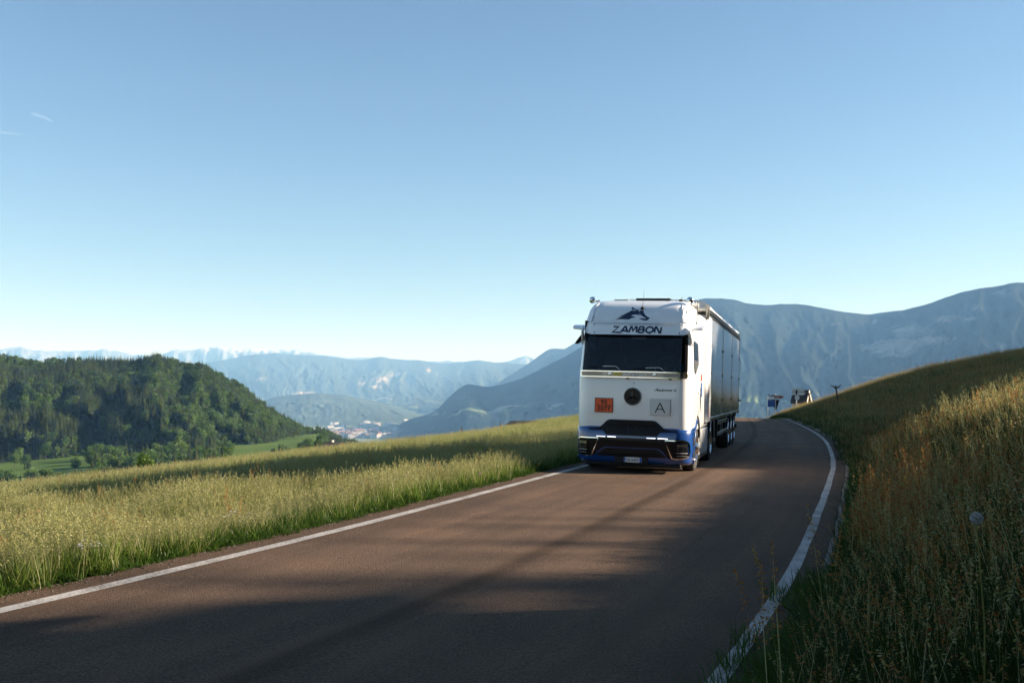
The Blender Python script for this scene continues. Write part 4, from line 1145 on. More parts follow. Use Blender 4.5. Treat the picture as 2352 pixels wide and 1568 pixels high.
# brown arrow sign over a give-way sign seen from behind
D1 = 96.
g = ground_at(1781, D1); top = at(1781, 903, D1).z
t = tag(empty('arrow_sign', g), 'brown arrow direction sign on a thin post at the road crest', 'sign')
mb = MB(); mb.tube([(0,0,-.3),(0,0,top-g.z)], .038, 8); mb.build('post', M_post, t)
w = 1.12; zc = at(1781, 911.5, D1).z-g.z; h = .17
pts = [(-.46,-h),(.56,-h),(.82,0),(.56,h),(-.46,h)]
mb = MB(); mb.prism([Vector((a,-.06,zc+b)) for a, b in pts], (0,.03,0)); p_ = mb.build('sign_board', M_sign, t)
mb = MB(); mb.prism([Vector((a*.93+.01,-.066,zc+b*.72)) for a, b in pts], (0,.004,0)); mb.build('sign_face', M_brown, p_)
wrap(lambda a, b, o: (a, -.070-o, zc+b), text_mesh('Runkelstein', .12, .80, .01, cx=-.05, cy=0), 'lettering', M_sign, p_, 0, 9)
g2 = ground_at(1781.5, D1+1.2); zt = at(1781, 918, D1).z-g2.z
t = tag(empty('give_way_sign', g2), 'upside down triangular sign seen from behind under the brown arrow', 'sign')
mb = MB(); mb.prism([Vector((-.36,0,zt)),Vector((.36,0,zt)),Vector((.05,0,zt-.98)),Vector((-.05,0,zt-.98))], (0,.03,0)); mb.build('sign_back', M_black, t)
mb = MB(); mb.tube([(0,.06,-.3),(0,.06,zt)], .03, 8); mb.build('post', M_post, t)
g = ground_at(1764.5, D1-1); top = at(1764, 907, D1-1).z-g.z
t = tag(empty('bus_stop_sign', g), 'blue bus stop sign on a pale post left of the brown arrow', 'sign')
mb = MB(); mb.tube([(-.06,0,-.3),(-.06,0,top)], .04, 8); mb.build('post', M_post, t)
mb = MB(); zb = at(1764, 934, D1-1).z-g.z; mb.box(-.06,.62,-.05,-.02,zb,zb+.62); s_ = mb.build('sign_board', M_bluesign, t)
mb = MB(); mb.box(-.06,.62,-.05,-.02,top-.44,top-.40); mb.box(-.06,.62,-.05,-.02,top-.06,top); mb.box(.58,.62,-.05,-.02,zb-.1,top); mb.build('sign_frame', M_frame, t)
mb = MB(); mb.box(0,.56,-.055,-.045,top-.34,top-.12); mb.build('timetable', M_sign, t)

# white double direction board on the bank with a round sign under it
D2 = 92.
g = ground_at(1829, D2); zt = at(1829, 892, D2).z-g.z; zb = at(1829, 907, D2).z-g.z
t = tag(empty('direction_sign', g), 'pale double direction board on a pole beside the small hut', 'sign')
mb = MB(); mb.tube([(0,0,-.3),(0,0,zt-.05)], .05, 8); mb.build('post', M_post, t)
for za, zz in ((zb+.02+.29, zt), (zb, zb+.27)):
    mb = MB(); mb.prism([Vector((-.40,-.06,za)),Vector((.62,-.06,za)),Vector((.80,-.06,(za+zz)/2)),Vector((.62,-.06,zz)),Vector((-.40,-.06,zz))], (0,.025,0)); mb.build('sign_board', M_sign, t)
mb = MB(); mb.box(-.07,.07,-.09,-.062,zb+.05,zt-.12); mb.build('clamp', M_black, t)
mb = MB(); mb.lathe([(-.07,0),(-.07,.21),(-.05,.21),(-.05,0)], 'y', (.05,0,at(1829,913,D2).z-g.z), 20); mb.build('round_sign', M_sign, t)

# little chapel-like hut with steep roof
D3 = 97.
g = at(1840, 922, D3); apex = at(1838, 895, D3).z-g.z; 
t = tag(empty('wayside_hut', g, (0, 0, math.radians(48))), 'small hut with a steep dark roof behind the grassy bank', 'hut')
hw, hl_, ez = .56, .8, .10
mb = MB(); mb.box(-hw*.78,hw*.78,-hl_*.85,hl_*.85,-2.2,ez); mb.prism([Vector((-hw*.78,-hl_*.85,ez)),Vector((hw*.78,-hl_*.85,ez)),Vector((0,-hl_*.85,apex-.22))], (0,hl_*1.7,0)); mb.build('wall', M_plaster, t)
for sx in (-1, 1):
    mb = MB(); mb.prism([Vector((0,-hl_,apex)),Vector((sx*hw,-hl_,ez-.15)),Vector((sx*hw,-hl_,ez-.27)),Vector((0,-hl_,apex-.14))], (0,2*hl_,0)); r_ = mb.build('roof', M_shingle, t)
    mb = MB(); mb.prism([Vector((0,-hl_-.05,apex+.01)),Vector((sx*hw,-hl_-.05,ez-.14)),Vector((sx*(hw-.14),-hl_-.05,ez-.18)),Vector((0,-hl_-.05,apex-.22))], (0,.045,0)); mb.build('bargeboard', M_plaster, r_)
mb = MB(); mb.prism([Vector((-.30,-hl_*.85-.02,-.5)),Vector((.30,-hl_*.85-.02,-.5)),Vector((.30,-hl_*.85-.02,ez)),Vector((0,-hl_*.85-.02,apex-.75)),Vector((-.30,-hl_*.85-.02,ez))], (0,.015,0)); mb.build('opening', M_black, t)

# forked wooden post and a small one on the bank
def on_bank(px, py, d):
    p = at(px, py, d); return Vector((p.x, p.y, gz(p.x, p.y)))
for (px, pyt, d, lab, fork) in ((1921, 883, 62, 'forked dark wooden post standing on the bank crest', True), (1858, 899, 84, 'short dark stake on the bank beside the hut', True)):
    g = on_bank(px, 905, d); top = at(px, pyt, d).z-g.z; k = d/62.
    t = tag(empty('wooden_post', g), lab, 'post')
    mb = MB(); mb.tube([(.12,0,-.3),(.05,0,top*.5),(-.02,0,top-.18)], [.055,.05,.045], 7); mb.build('stake', M_darkwood, t)
    if fork:
        mb = MB(); mb.tube([(-.02,0,top-.22),(-.14,0,top-.14),(-.34,0,top-.02)], [.05,.04,.025], 6); mb.build('branch', M_darkwood, t)
        mb = MB(); mb.tube([(-.02,0,top-.22),(.16,0,top-.13),(.30,0,top)], [.05,.04,.02], 6); mb.build('branch', M_darkwood, t)
        mb = MB(); mb.tube([(-.03,0,top-.2),(-.02,.02,top-.04)], [.06,.03], 6); mb.build('stub', M_darkwood, t)

# fence posts along the far rim of the meadow and a timber stack
for (px, pyt, pyb, d, mt, lab) in ((994,1008,1024,72,M_sign,'white stake at the meadow rim, leftmost of the rim stakes'),(1024,998,1016,76,M_wood,'thin pale stake at the meadow rim, second from the left'),(1060,982,1002,78,M_darkwood,'dark fence post at the meadow rim, tallest of the rim stakes'),(1150,972,984,84,M_wood,'thin stake at the meadow rim just left of the stacked timber')):
    p = at(px, pyt, d); g = Vector((p.x, p.y, gz(p.x, p.y)))
    t = tag(empty('fence_post', g), lab, 'post', 'stakes along the meadow rim')
    mb = MB(); mb.tube([(0,0,-.3),(.02,0,max(.5, p.z-g.z))], [.07,.055], 7); mb.build('stake', mt, t)
    mb = MB(); mb.lathe([(0,.058),(.03,.05),(.05,0)], 'z', (.02,0,max(.5, p.z-g.z)), 7); mb.build('cap', mt, t)
d = 86; p = at(1210, 966, d); g = Vector((p.x, p.y, gz(p.x, p.y))); zz = max(.5, p.z-g.z-.1)
t = tag(empty('timber_stack', g), 'low stack of sawn boards on the far rim of the meadow', 'timber')
for k in range(5):
    mb = MB(); mb.box(-1.9+.12*k, 1.7-.3*(k % 2), -.5+.2*(k % 3), -.3+.2*(k % 3), zz-.22+.07*k, zz-.17+.07*k); mb.build('board', M_wood, t)
for x in (-1.2, 0, 1.2):
    mb = MB(); mb.box(x-.08, x+.08, -.4, .2, -.2, zz-.225); mb.build('support', M_darkwood, t)

# ------------------------------------------------------------------ farmhouses on the terrace below the forest
def farmhouse(px, py, d, w, l, h, rot, lab, wall, roof=M_tile, rh=None):
    p = at(px, py, d); t = tag(empty('farmhouse', (p.x, p.y, gz(p.x, p.y)-.3 if abs(gz(p.x, p.y)-p.z) < 6 else p.z-h), (0,0,math.radians(rot))), lab, 'house')
    rh = rh or w*.32
    mb = MB(); mb.box(-w/2,w/2,-l/2,l/2,-6,h); mb.prism([Vector((-w/2,-l/2,h)),Vector((w/2,-l/2,h)),Vector((0,-l/2,h+rh))], (0,l,0)); mb.build('wall', wall, t)
    for sx in (-1, 1):
        o = 1.0; k = rh/(w/2)
        mb = MB(); mb.prism([Vector((0,-l/2-o,h+rh+.25)),Vector((sx*(w/2+o),-l/2-o,h-k*o+.25)),Vector((sx*(w/2+o),-l/2-o,h-k*o)),Vector((0,-l/2-o,h+rh+.0))], (0,l+2*o,0)); rf = mb.build('roof', roof, t)
    mb = MB(); mb.box(w*.12,w*.12+.9,l*.1,l*.1+.9,h,h+rh+1.1); mb.build('chimney', wall, rf)
    for fl in range(max(1, int(h//2.7))):
        for k in range(3):
            x = -w*.3+k*w*.3; mb = MB(); mb.box(x-.5,x+.5,-l/2-.05,-l/2+.05,.9+2.7*fl,2.2+2.7*fl); mb.build('window', M_pane, t)
        for k in range(4):
            y = -l*.36+k*l*.24; mb = MB(); mb.box(w/2-.05,w/2+.05,y-.5,y+.5,.9+2.7*fl,2.2+2.7*fl); mb.build('window', M_pane, t)
    return t
farmhouse(765, 1026, 483, 6.3, 9, 4.5, 60, 'white farmhouse with red roof among trees below the wooded hill', M_plaster)
farmhouse(782, 1049, 420, 6.3, 10.5, 2.6, 75, 'low farmhouse with broad terracotta roof at the meadow edge', M_plaster)
farmhouse(800, 1047, 430, 5.6, 7.7, 2.4, 40, 'brown barn with wide roof beside the low farmhouse', M_darkwood)

# ------------------------------------------------------------------ valley town: a few hundred houses one can pick out, the rest as a mass
M_tw = [pbr('town wall white', (.38, .36, .33), .9), pbr('town wall ochre', (.42, .35, .27), .9), pbr('town wall grey', (.34, .33, .32), .9)]
M_tr = [pbr('town roof', (.19, .115, .09), .85), pbr('grey town roof', (.26, .24, .23), .8), pbr('pale flat roof', (.36, .36, .35), .8)]
def house_mesh(w, l, h, roof):
    mb = MB(); mb.box(-w/2,w/2,-l/2,l/2,-3,h); b = len(mb.f)
    if roof: mb.prism([Vector((-w/2-.6,-l/2-.6,h)),Vector((w/2+.6,-l/2-.6,h)),Vector((0,-l/2-.6,h+w*.32))], (0,l+1.2,0))
    else: mb.box(-w/2-.3,w/2+.3,-l/2-.3,l/2+.3,h,h+.8)
    return mb, b
HM = []
for k in range(9):
    w, l, h, rf = [(14,18,9,1),(12,15,7,1),(18,30,11,1),(13,22,10,1),(18,34,9,0),(14,14,13,0),(11,13,6,1),(16,26,8,0),(15,20,12,1)][k]
    mb, b = house_mesh(w, l, h, rf); me = mesh_from('house', mb.v, mb.f)
    me.materials.append(M_tw[k % 3]); me.materials.append(M_tr[(k*2) % 3] if not rf else M_tr[k % 2])
    for i, p in enumerate(me.polygons): p.material_index = 1 if i >= b else 0
    HM.append(me)
r3 = np.random.default_rng(11); placed = 0; mass_v = []; mass_f = []
cells = []
for k in range(2600):
    px = r3.uniform(640, 1010); py = r3.uniform(948, 1006)
    # the built-up area is a tongue that widens towards the lower middle
    c = 860-(py-975)*1.1; wd = 75+(py-948)*1.5
    if abs(px-c) > wd*r3.random()**.35 or px > 985-(py-948)*1.75+60: continue
    if vnoise(px*.05, py*.12) < -.30: continue
    d = ray(px, py); dist = (CAM_H+171)/(-d[2]/math.hypot(d[0], d[1])) if d[2] < 0 else 1e9
    if not 3300 < dist < 7800: continue
    q = at(px, py, dist); cells.append((dist, q))
cells.sort(key=lambda a: a[0])
for i, (dist, q) in enumerate(cells):
    z = float(far_h(np.array([q.x]), np.array([q.y]))[0]); me = HM[r3.integers(0, 9)]; rot = .5+r3.normal()*.25+(math.pi/2)*(r3.random() < .5); sc = r3.uniform(.9, 1.5)
    if i < 260:
        zone = ('left' if q.x/q.y < -.185 else 'middle' if q.x/q.y < -.135 else 'right'); k_ = HM.index(me); what = ['white house with red roof','ochre house with grey roof','long grey house with red roof','white block with grey roof','flat roofed ochre hall','tall flat roofed grey block','little white house with red roof','flat roofed ochre shed','grey house with red roof'][k_]
        o = bpy.data.objects.new('town_house', me); COL.objects.link(o); o.location = (q.x, q.y, z); o.rotation_euler = (0,0,rot); o.scale = (sc,)*3
        tag(o, 'hazy %s in the %s %s part of the valley town' % (what, 'near' if i < 130 else 'farther', zone), 'house', 'houses of the valley town')
    else:
        c, s = math.cos(rot)*sc, math.sin(rot)*sc; b = len(mass_v)
        for v in me.vertices: mass_v.append((q.x+c*v.co.x-s*v.co.y, q.y+s*v.co.x+c*v.co.y, z+sc*v.co.z))
        for p in me.polygons: mass_f.append(tuple(b+j for j in p.vertices))
me = mesh_from('town', mass_v, mass_f)
tag(link('town', me, M_tw[0]), 'mass of pale houses filling the far end of the valley town', 'town', kind='stuff')
# ------------------------------------------------------------------ plants: materials
def leaf_mat(name, stops, trans=.45, rough=.6, attr='tint', rnd=.35):
    m, nt, b = new_mat(name); nt.nodes.remove(b); out = nt.nodes['Material Output']
    a = N(nt, 'ShaderNodeAttribute', attribute_name=attr)
    oi = N(nt, 'ShaderNodeObjectInfo')
    mx = N(nt, 'ShaderNodeMath', operation='MULTIPLY_ADD'); mx.inputs[1].default_value = rnd
    nt.links.new(oi.outputs['Random'], mx.inputs[0]); nt.links.new(a.outputs['Fac'], mx.inputs[2])
    mr = N(nt, 'ShaderNodeMapRange'); mr.inputs[2].default_value = 1+rnd; nt.links.new(mx.outputs[0], mr.inputs[0])
    r = ramp(nt, stops); nt.links.new(mr.outputs[0], r.inputs[0])
    d = N(nt, 'ShaderNodeBsdfDiffuse'); t = N(nt, 'ShaderNodeBsdfTranslucent'); g = N(nt, 'ShaderNodeBsdfGlossy'); g.inputs['Roughness'].default_value = .45
    nt.links.new(r.outputs[0], d.inputs[0]); nt.links.new(r.outputs[0], t.inputs[0])
    m1 = N(nt, 'ShaderNodeMixShader'); m1.inputs[0].default_value = trans
    nt.links.new(d.outputs[0], m1.inputs[1]); nt.links.new(t.outputs[0], m1.inputs[2])
    m2 = N(nt, 'ShaderNodeMixShader'); m2.inputs[0].default_value = .02
    nt.links.new(m1.outputs[0], m2.inputs[1]); nt.links.new(g.outputs[0], m2.inputs[2])
    nt.links.new(m2.outputs[0], out.inputs[0]); return m
M_blade = leaf_mat('meadow grass', [(0, (.032, .078, .009)), (.3, (.076, .140, .018)), (.6, (.145, .205, .032)), (.85, (.23, .255, .055)), (1, (.34, .32, .13))])
M_lush = leaf_mat('lush verge grass', [(0, (.022, .052, .008)), (.5, (.050, .100, .014)), (1, (.12, .16, .03))])
M_bank_shade = leaf_mat('shade-toned bank grass', [(0, (.010, .026, .004)), (.5, (.028, .056, .008)), (.8, (.060, .085, .016)), (1, (.12, .13, .035))])  # the bank's shade is put into this colour, darker than the meadow green
M_straw = leaf_mat('straw seed heads', [(0, (.17, .19, .048)), (.5, (.28, .265, .095)), (1, (.44, .40, .22))], trans=.5)
M_rust = leaf_mat('rusty sorrel seed', [(0, (.22, .060, .018)), (.3, (.28, .115, .030)), (.65, (.32, .19, .055)), (1, (.31, .24, .085))], trans=.5)
M_needle = leaf_mat('spruce needles', [(0, (.014, .024, .009)), (.4, (.036, .052, .016)), (.75, (.070, .080, .024)), (1, (.120, .098, .040))], trans=.12, rnd=1.)
M_decid = leaf_mat('broad leaves', [(0, (.032, .062, .012)), (.4, (.062, .112, .020)), (.8, (.105, .165, .028)), (1, (.14, .17, .045))], trans=.3, rnd=1.)
M_bark = pbr('bark', (.060, .045, .034), .95, vary=.4, vscale=9, bump=.4, bscale=20)
M_petal = pbr('pale petals', (.62, .60, .66), .8)
M_mauve = pbr('mauve flower head', (.34, .17, .30), .8)
M_fluff = pbr('seed fluff', (.30, .30, .28), .9)

class PB:      # plant builder: triangles with a tint and a material index
    def __init__(self): self.v = []; self.f = []; self.t = []; self.m = []
    def blade(self, x, y, h, w, az, lean, curl, tint, mi=0, seg=3, z0=0.):
        b = len(self.v); dx, dy = math.cos(az), math.sin(az); nx, ny = -dy, dx
        tw = random.uniform(-.6, .6)
        for k in range(seg):
            t = k/seg; o = lean*h*t+curl*h*t*t; z = h*(t-.35*curl*t*t)
            ww = w*(1-t*.55)*.5; a2 = tw*t; ax_, ay_ = nx*math.cos(a2)+dx*math.sin(a2), ny*math.cos(a2)+dy*math.sin(a2)
            self.v += [(x+dx*o-ax_*ww, y+dy*o-ay_*ww, z0+z), (x+dx*o+ax_*ww, y+dy*o+ay_*ww, z0+z)]; self.t += [tint, tint]
        o = lean*h+curl*h; self.v.append((x+dx*o, y+dy*o, z0+h*(1-.35*curl))); self.t.append(tint)
        for k in range(seg-1):
            i = b+2*k; self.f += [(i, i+1, i+3), (i, i+3, i+2)]; self.m += [mi, mi]
        i = b+2*(seg-1); self.f.append((i, i+1, i+2)); self.m.append(mi)
        return (x+dx*o, y+dy*o, z0+h*(1-.35*curl))
    def chip(self, c, s, tint, mi, el=2.0):
        """small seed / leaflet: one kite-shaped quad of two triangles with random facing"""
        a = random.uniform(0, 6.283); e = random.uniform(-.9, .9)
        u = Vector((math.cos(a)*math.cos(e), math.sin(a)*math.cos(e), math.sin(e))); w = u.orthogonal().normalized()
        b = len(self.v); c = Vector(c)
        for p in (c-u*s*el*.5, c+w*s*.5, c+u*s*el*.5, c-w*s*.5): self.v.append(tuple(p)); self.t.append(tint)
        self.f += [(b, b+1, b+2), (b, b+2, b+3)]; self.m += [mi, mi]
    def mesh(self, name, mats):
        me = mesh_np(name, self.v, self.f)
        set_attr(me, 'tint', np.array(self.t, np.float32))
        for m in mats: me.materials.append(m)
        me.polygons.foreach_set('material_index', np.array(self.m, np.int32)); return me
GM = [M_blade, M_straw, M_rust, M_lush, M_bank_shade]
U = random.uniform
def tuft(n, r, h0, h1, w, dry, heads, hm=1, lush=False, mi=None):
    p = PB()
    for k in range(n):
        a = U(0, 6.283); q = r*math.sqrt(U(0, 1)); h = U(h0, h1)
        p.blade(q*math.cos(a), q*math.sin(a), h, w*U(.7, 1.3), U(0, 6.283), U(.0, .22), U(.05, .55), min(1, max(0, random.gauss(dry, .22))), mi if mi is not None else (3 if lush else 0))
    for k in range(heads):
        a = U(0, 6.283); q = r*math.sqrt(U(0, 1)); h = h1*U(.95, 1.3); az = U(0, 6.283)
        tip = p.blade(q*math.cos(a), q*math.sin(a), h, .0045, az, U(.02, .14), U(.03, .22), U(.5, 1), 1, seg=3)
        base = Vector((q*math.cos(a), q*math.sin(a), 0)); tp = Vector(tip)
        L = U(.07, .16)
        dr = Vector((math.cos(az)*.35, math.sin(az)*.35, 1)).normalized()
        for j in range(7):
            f = j/6; p.chip(tp-dr*L*f+Vector((U(-1, 1), U(-1, 1), 0))*.010*(.3+f), .010, U(0, 1), hm, 2.6)
    return p.mesh('grass_tuft', GM)
def sorrel(n, h0, h1, r, mat=2, chips=34):
    p = PB()
    for k in range(n):
        a = U(0, 6.283); q = r*math.sqrt(U(0, 1)); h = U(h0, h1); az = U(0, 6.283); x, y = q*math.cos(a), q*math.sin(a)
        lean, curl = U(.0, .10), U(.0, .10)
        p.blade(x, y, h, .009, az, lean, curl, U(.3, .8), 1, seg=3); p.blade(x, y, h, .008, az+1.57, lean*.0, .0, U(.3, .8), 1, seg=2) if False else None
        f0 = U(.42, .6)
        col = U(0, 1)
        for j in range(chips):
            f = f0+(1-f0)*random.random(); o = (lean*f+curl*f*f)*h
            rad = .040*(1-((f-f0)/(1-f0))**1.5)+.006; b = U(0, 6.283); rr = rad*math.sqrt(U(0, 1))
            p.chip((x+math.cos(az)*o+rr*math.cos(b), y+math.sin(az)*o+rr*math.sin(b), h*(f-.35*curl*f*f)+rr*.8), U(.010, .017), min(1, max(0, random.gauss(col, .18))), mat, 1.5)
        for j in range(3): p.blade(x, y, h*U(.25, .5), .014, U(0, 6.283), .2, U(.3, .7), U(.2, .7), 0)
    return p.mesh('sorrel', GM)
def weed():
    p = PB()
    for k in range(16):
        a = U(0, 6.283); L = U(.10, .26); w = L*U(.22, .38); el = U(.25, 1.1); b = len(p.v); t = U(0, 1)
        d = Vector((math.cos(a)*math.cos(el), math.sin(a)*math.cos(el), math.sin(el))); n_ = Vector((-math.sin(a), math.cos(a), 0))
        for q in (Vector((0,0,.01)), d*L*.45+n_*w*.5, d*L*.45-n_*w*.5, d*L*.85+n_*w*.3-Vector((0,0,.02)), d*L*.85-n_*w*.3-Vector((0,0,.02)), d*L-Vector((0,0,.05))): p.v.append(tuple(q)); p.t.append(t)
        p.f += [(b,b+2,b+1),(b+1,b+2,b+4),(b+1,b+4,b+3),(b+3,b+4,b+5)]; p.m += [3]*4
    return p.mesh('verge_weed', GM)

def proto(me):
    o = bpy.data.objects.new(me.name, me); return o
def make_set(tag_, meshes):
    c = bpy.data.collections.new(tag_)
    for k, me in enumerate(meshes):
        o = bpy.data.objects.new('%s_%s' % (tag_, 'abcdefghijklmnop'[k]), me); c.objects.link(o)
    return c
def scatter(name, label, cat, P, rot, scl, idx, coll):
    me = bpy.data.meshes.new(name); me.vertices.add(len(P)); me.vertices.foreach_set('co', np.asarray(P, np.float32).ravel())
    set_attr(me, 'rot', np.asarray(rot, np.float32), 'FLOAT_VECTOR'); set_attr(me, 'scl', np.asarray(scl, np.float32), 'FLOAT_VECTOR')
    set_attr(me, 'idx', np.asarray(idx, np.int32), 'INT')
    o = link(name, me)
    ng = bpy.data.node_groups.new(name, 'GeometryNodeTree')
    ng.interface.new_socket('Geometry', in_out='INPUT', socket_type='NodeSocketGeometry'); ng.interface.new_socket('Geometry', in_out='OUTPUT', socket_type='NodeSocketGeometry')
    gi = ng.nodes.new('NodeGroupInput'); go = ng.nodes.new('NodeGroupOutput')
    iop = ng.nodes.new('GeometryNodeInstanceOnPoints'); ci = ng.nodes.new('GeometryNodeCollectionInfo')
    ci.inputs['Collection'].default_value = coll; ci.inputs['Separate Children'].default_value = True; ci.inputs['Reset Children'].default_value = True
    def na(nm, ty):
        n_ = ng.nodes.new('GeometryNodeInputNamedAttribute'); n_.data_type = ty; n_.inputs['Name'].default_value = nm; return n_
    r = na('rot', 'FLOAT_VECTOR'); s = na('scl', 'FLOAT_VECTOR'); i = na('idx', 'INT'); e = ng.nodes.new('FunctionNodeEulerToRotation')
    L = ng.links.new
    L(gi.outputs[0], iop.inputs['Points']); L(ci.outputs[0], iop.inputs['Instance']); iop.inputs['Pick Instance'].default_value = True
    L(i.outputs[0], iop.inputs['Instance Index']); L(r.outputs[0], e.inputs[0]); L(e.outputs[0], iop.inputs['Rotation']); L(s.outputs[0], iop.inputs['Scale'])
    L(iop.outputs[0], go.inputs[0])
    md = o.modifiers.new('scatter', 'NODES'); md.node_group = ng
    tag(o, label, cat, kind='stuff'); return o

TALL = make_set('meadow_tuft', [tuft(38, .13, .20, .48, .0085, .34, 5) for _ in range(3)]+[tuft(32, .13, .24, .54, .0075, .48, 9) for _ in range(3)])
LUSH = make_set('verge_tuft', [tuft(40, .11, .12, .34, .011, .3, 0, lush=True) for _ in range(3)]+[weed() for _ in range(2)])
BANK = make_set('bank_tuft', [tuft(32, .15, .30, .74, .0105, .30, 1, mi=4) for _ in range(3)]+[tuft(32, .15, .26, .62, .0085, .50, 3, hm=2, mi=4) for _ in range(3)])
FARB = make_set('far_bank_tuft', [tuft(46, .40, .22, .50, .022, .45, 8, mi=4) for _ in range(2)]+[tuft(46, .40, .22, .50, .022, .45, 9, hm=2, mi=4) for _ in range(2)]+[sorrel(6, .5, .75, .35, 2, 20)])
SORR = make_set('sorrel_plant', [sorrel(5, .5, .85, .12) for _ in range(3)]+[sorrel(4, .5, .8, .10, 1, 26) for _ in range(2)])
FARG = make_set('far_meadow_tuft', [tuft(46, .40, .22, .46, .022, .46, 10) for _ in range(3)]+[sorrel(5, .5, .7, .35, 2, 16)])

def rnd_pts(n, s0, s1, t0, t1, dens=None):
    s = rng.uniform(s0, s1, n); t = rng.uniform(t0, t1, n)
    if dens is not None:
        k = rng.random(n) < dens(s, t); s, t = s[k], t[k]
    p, d = line_at(s); return s, t, p[:,0]+d[:,1]*t, p[:,1]-d[:,0]*t
def visible(x, y, pad=120):
    """in the frame or within a few steps of it"""
    q = pad+3.2*F_PX/np.maximum(y, 1.5); px = 1176+F_PX*x/np.maximum(y, .5)
    return (y > .5) & (px > -q) & (px < 2352+q)
def lay(name, label, cat, x, y, smin, smax, coll, pick, tilt=.12, zoff=-.02, hs=None):
    z = local_h(x, y)+zoff; n = len(x)
    rot = np.stack([rng.normal(0, tilt, n), rng.normal(0, tilt, n), rng.uniform(0, 6.283, n)], -1)
    sc = rng.uniform(smin, smax, n); sz = sc*(hs if hs is not None else 1.)
    return scatter(name, label, cat, np.stack([x, y, z], -1), rot, np.stack([sc, sc, sz], -1), pick(n), coll)
TANS = math.tan(SUN_EL)
choose = lambda w: (lambda n: rng.choice(len(w), n, p=np.array(w)/sum(w)))

# left verge and meadow
s, t, x, y = rnd_pts(14000, 3, 34, -.95, -.36); k = visible(x, y); s, t, x, y = s[k], t[k], x[k], y[k]
k = rng.random(len(x)) < np.clip(.25+(-t-.42)*2.2+.35*fbm(s*.8, t*2, 3), .05, .8); x, y, t = x[k], y[k], t[k]
lay('verge_grass', 'short lush green grass and weeds along the left edge of the road', 'grass', x, y, .5, 1.1, LUSH, choose([3,3,3,3,3]), hs=np.clip(.40+(-t-.36)*.8, .35, .9))
s, t, x, y = rnd_pts(46000, 1, 44, -10.5, -.46); k = visible(x, y); s, t, x, y = s[k], t[k], x[k], y[k]
dn = np.clip((-t-.44)*2.2, 0, 1)*np.clip(1.15-y/46., .25, 1); k = rng.random(len(x)) < dn*.95; x, y, t = x[k], y[k], t[k]
dry_ = fbm(x*.35+3, y*.35, 4)+.35*rng.standard_normal(len(x)) > .05
lay('meadow_grass', 'tall yellow green meadow grass below the road', 'grass', x, y, .75, 1.25, TALL, lambda n: np.where(dry_, 3, 0)+rng.integers(0, 3, n), hs=np.clip(.68+.50*fbm(x*.55, y*.55, 4)+.05*np.clip(-t, 0, 3), .38, 1.2))
s, t, x, y = rnd_pts(1500, 1, 36, -9, -1.0, lambda s, t: np.clip(.35+.9*fbm(s*.35, t*.35, 3), .05, 1)); k = visible(x, y); x, y = x[k], y[k]
lay('sorrel_stalks', 'scattered rusty sorrel stalks standing out of the meadow grass', 'sorrel', x, y, .75, 1.1, SORR, choose([2,2,2,2,2]))
s, t, x, y = rnd_pts(150000, 6, 130, -95, -9.5); k = visible(x, y); s, t, x, y = s[k], t[k], x[k], y[k]
r_ = np.hypot(x, y); k = rng.random(len(x)) < np.clip(26/np.maximum(r_, 20), .12, 1)*.9; x, y = x[k], y[k]
lay('far_meadow_grass', 'meadow grass covering the slope that falls away to the left', 'grass', x, y, .8, 1.25, FARG, choose([4,4,4,.5]), hs=.95)
s, t, x, y = rnd_pts(26000, 34, 118, -9.5, -.6); k = visible(x, y); x, y = x[k], y[k]; k = rng.random(len(x)) < .5; x, y = x[k], y[k]
lay('roadside_grass', 'meadow grass along the road behind the truck', 'grass', x, y, .7, 1.1, FARG, choose([4,4,4,.4]), hs=.85)

# grit and crumbs along the asphalt edges
def pebble(seed):
    random.seed(seed); bm = bmesh.new(); bmesh.ops.create_icosphere(bm, subdivisions=1, radius=1.)
    for v in bm.verts: v.co *= U(.7, 1.15); v.co.z *= .6
    me = bpy.data.meshes.new('pebble'); bm.to_mesh(me); bm.free(); me.materials.append(M_grit); return me
M_grit = pbr('roadside grit', (.12, .10, .08), .9, vary=.5, vscale=3)
GRIT = make_set('pebble', [pebble(k) for k in range(4)])
s1 = rng.uniform(3, 30, 2600); t1 = -.42+np.abs(rng.normal(0, .10, 2600)); s3 = rng.uniform(4, 45, 1600); t3 = ROAD_W+.27-np.abs(rng.normal(0, .07, 1600)); s5 = rng.uniform(4, 28, 260); t5 = rng.uniform(0, ROAD_W, 260)
ss = np.concatenate([s1, s3, s5]); tt_ = np.concatenate([t1, t3, t5]); pp, dd_ = line_at(ss); xg = pp[:,0]+dd_[:,1]*tt_; yg = pp[:,1]-dd_[:,0]*tt_
kg = np.abs(rng.normal(0, .004, len(ss)))+.002; kg[-260:] *= .6
scatter('grit', 'loose grit along the edges of the asphalt', 'gravel', np.stack([xg, yg, z_road(ss, tt_)+.003], -1), np.stack([0*xg, 0*xg, rng.uniform(0, 6.28, len(ss))], -1), np.stack([kg*1.3, kg, kg], -1), rng.integers(0, 4, len(ss)), GRIT)

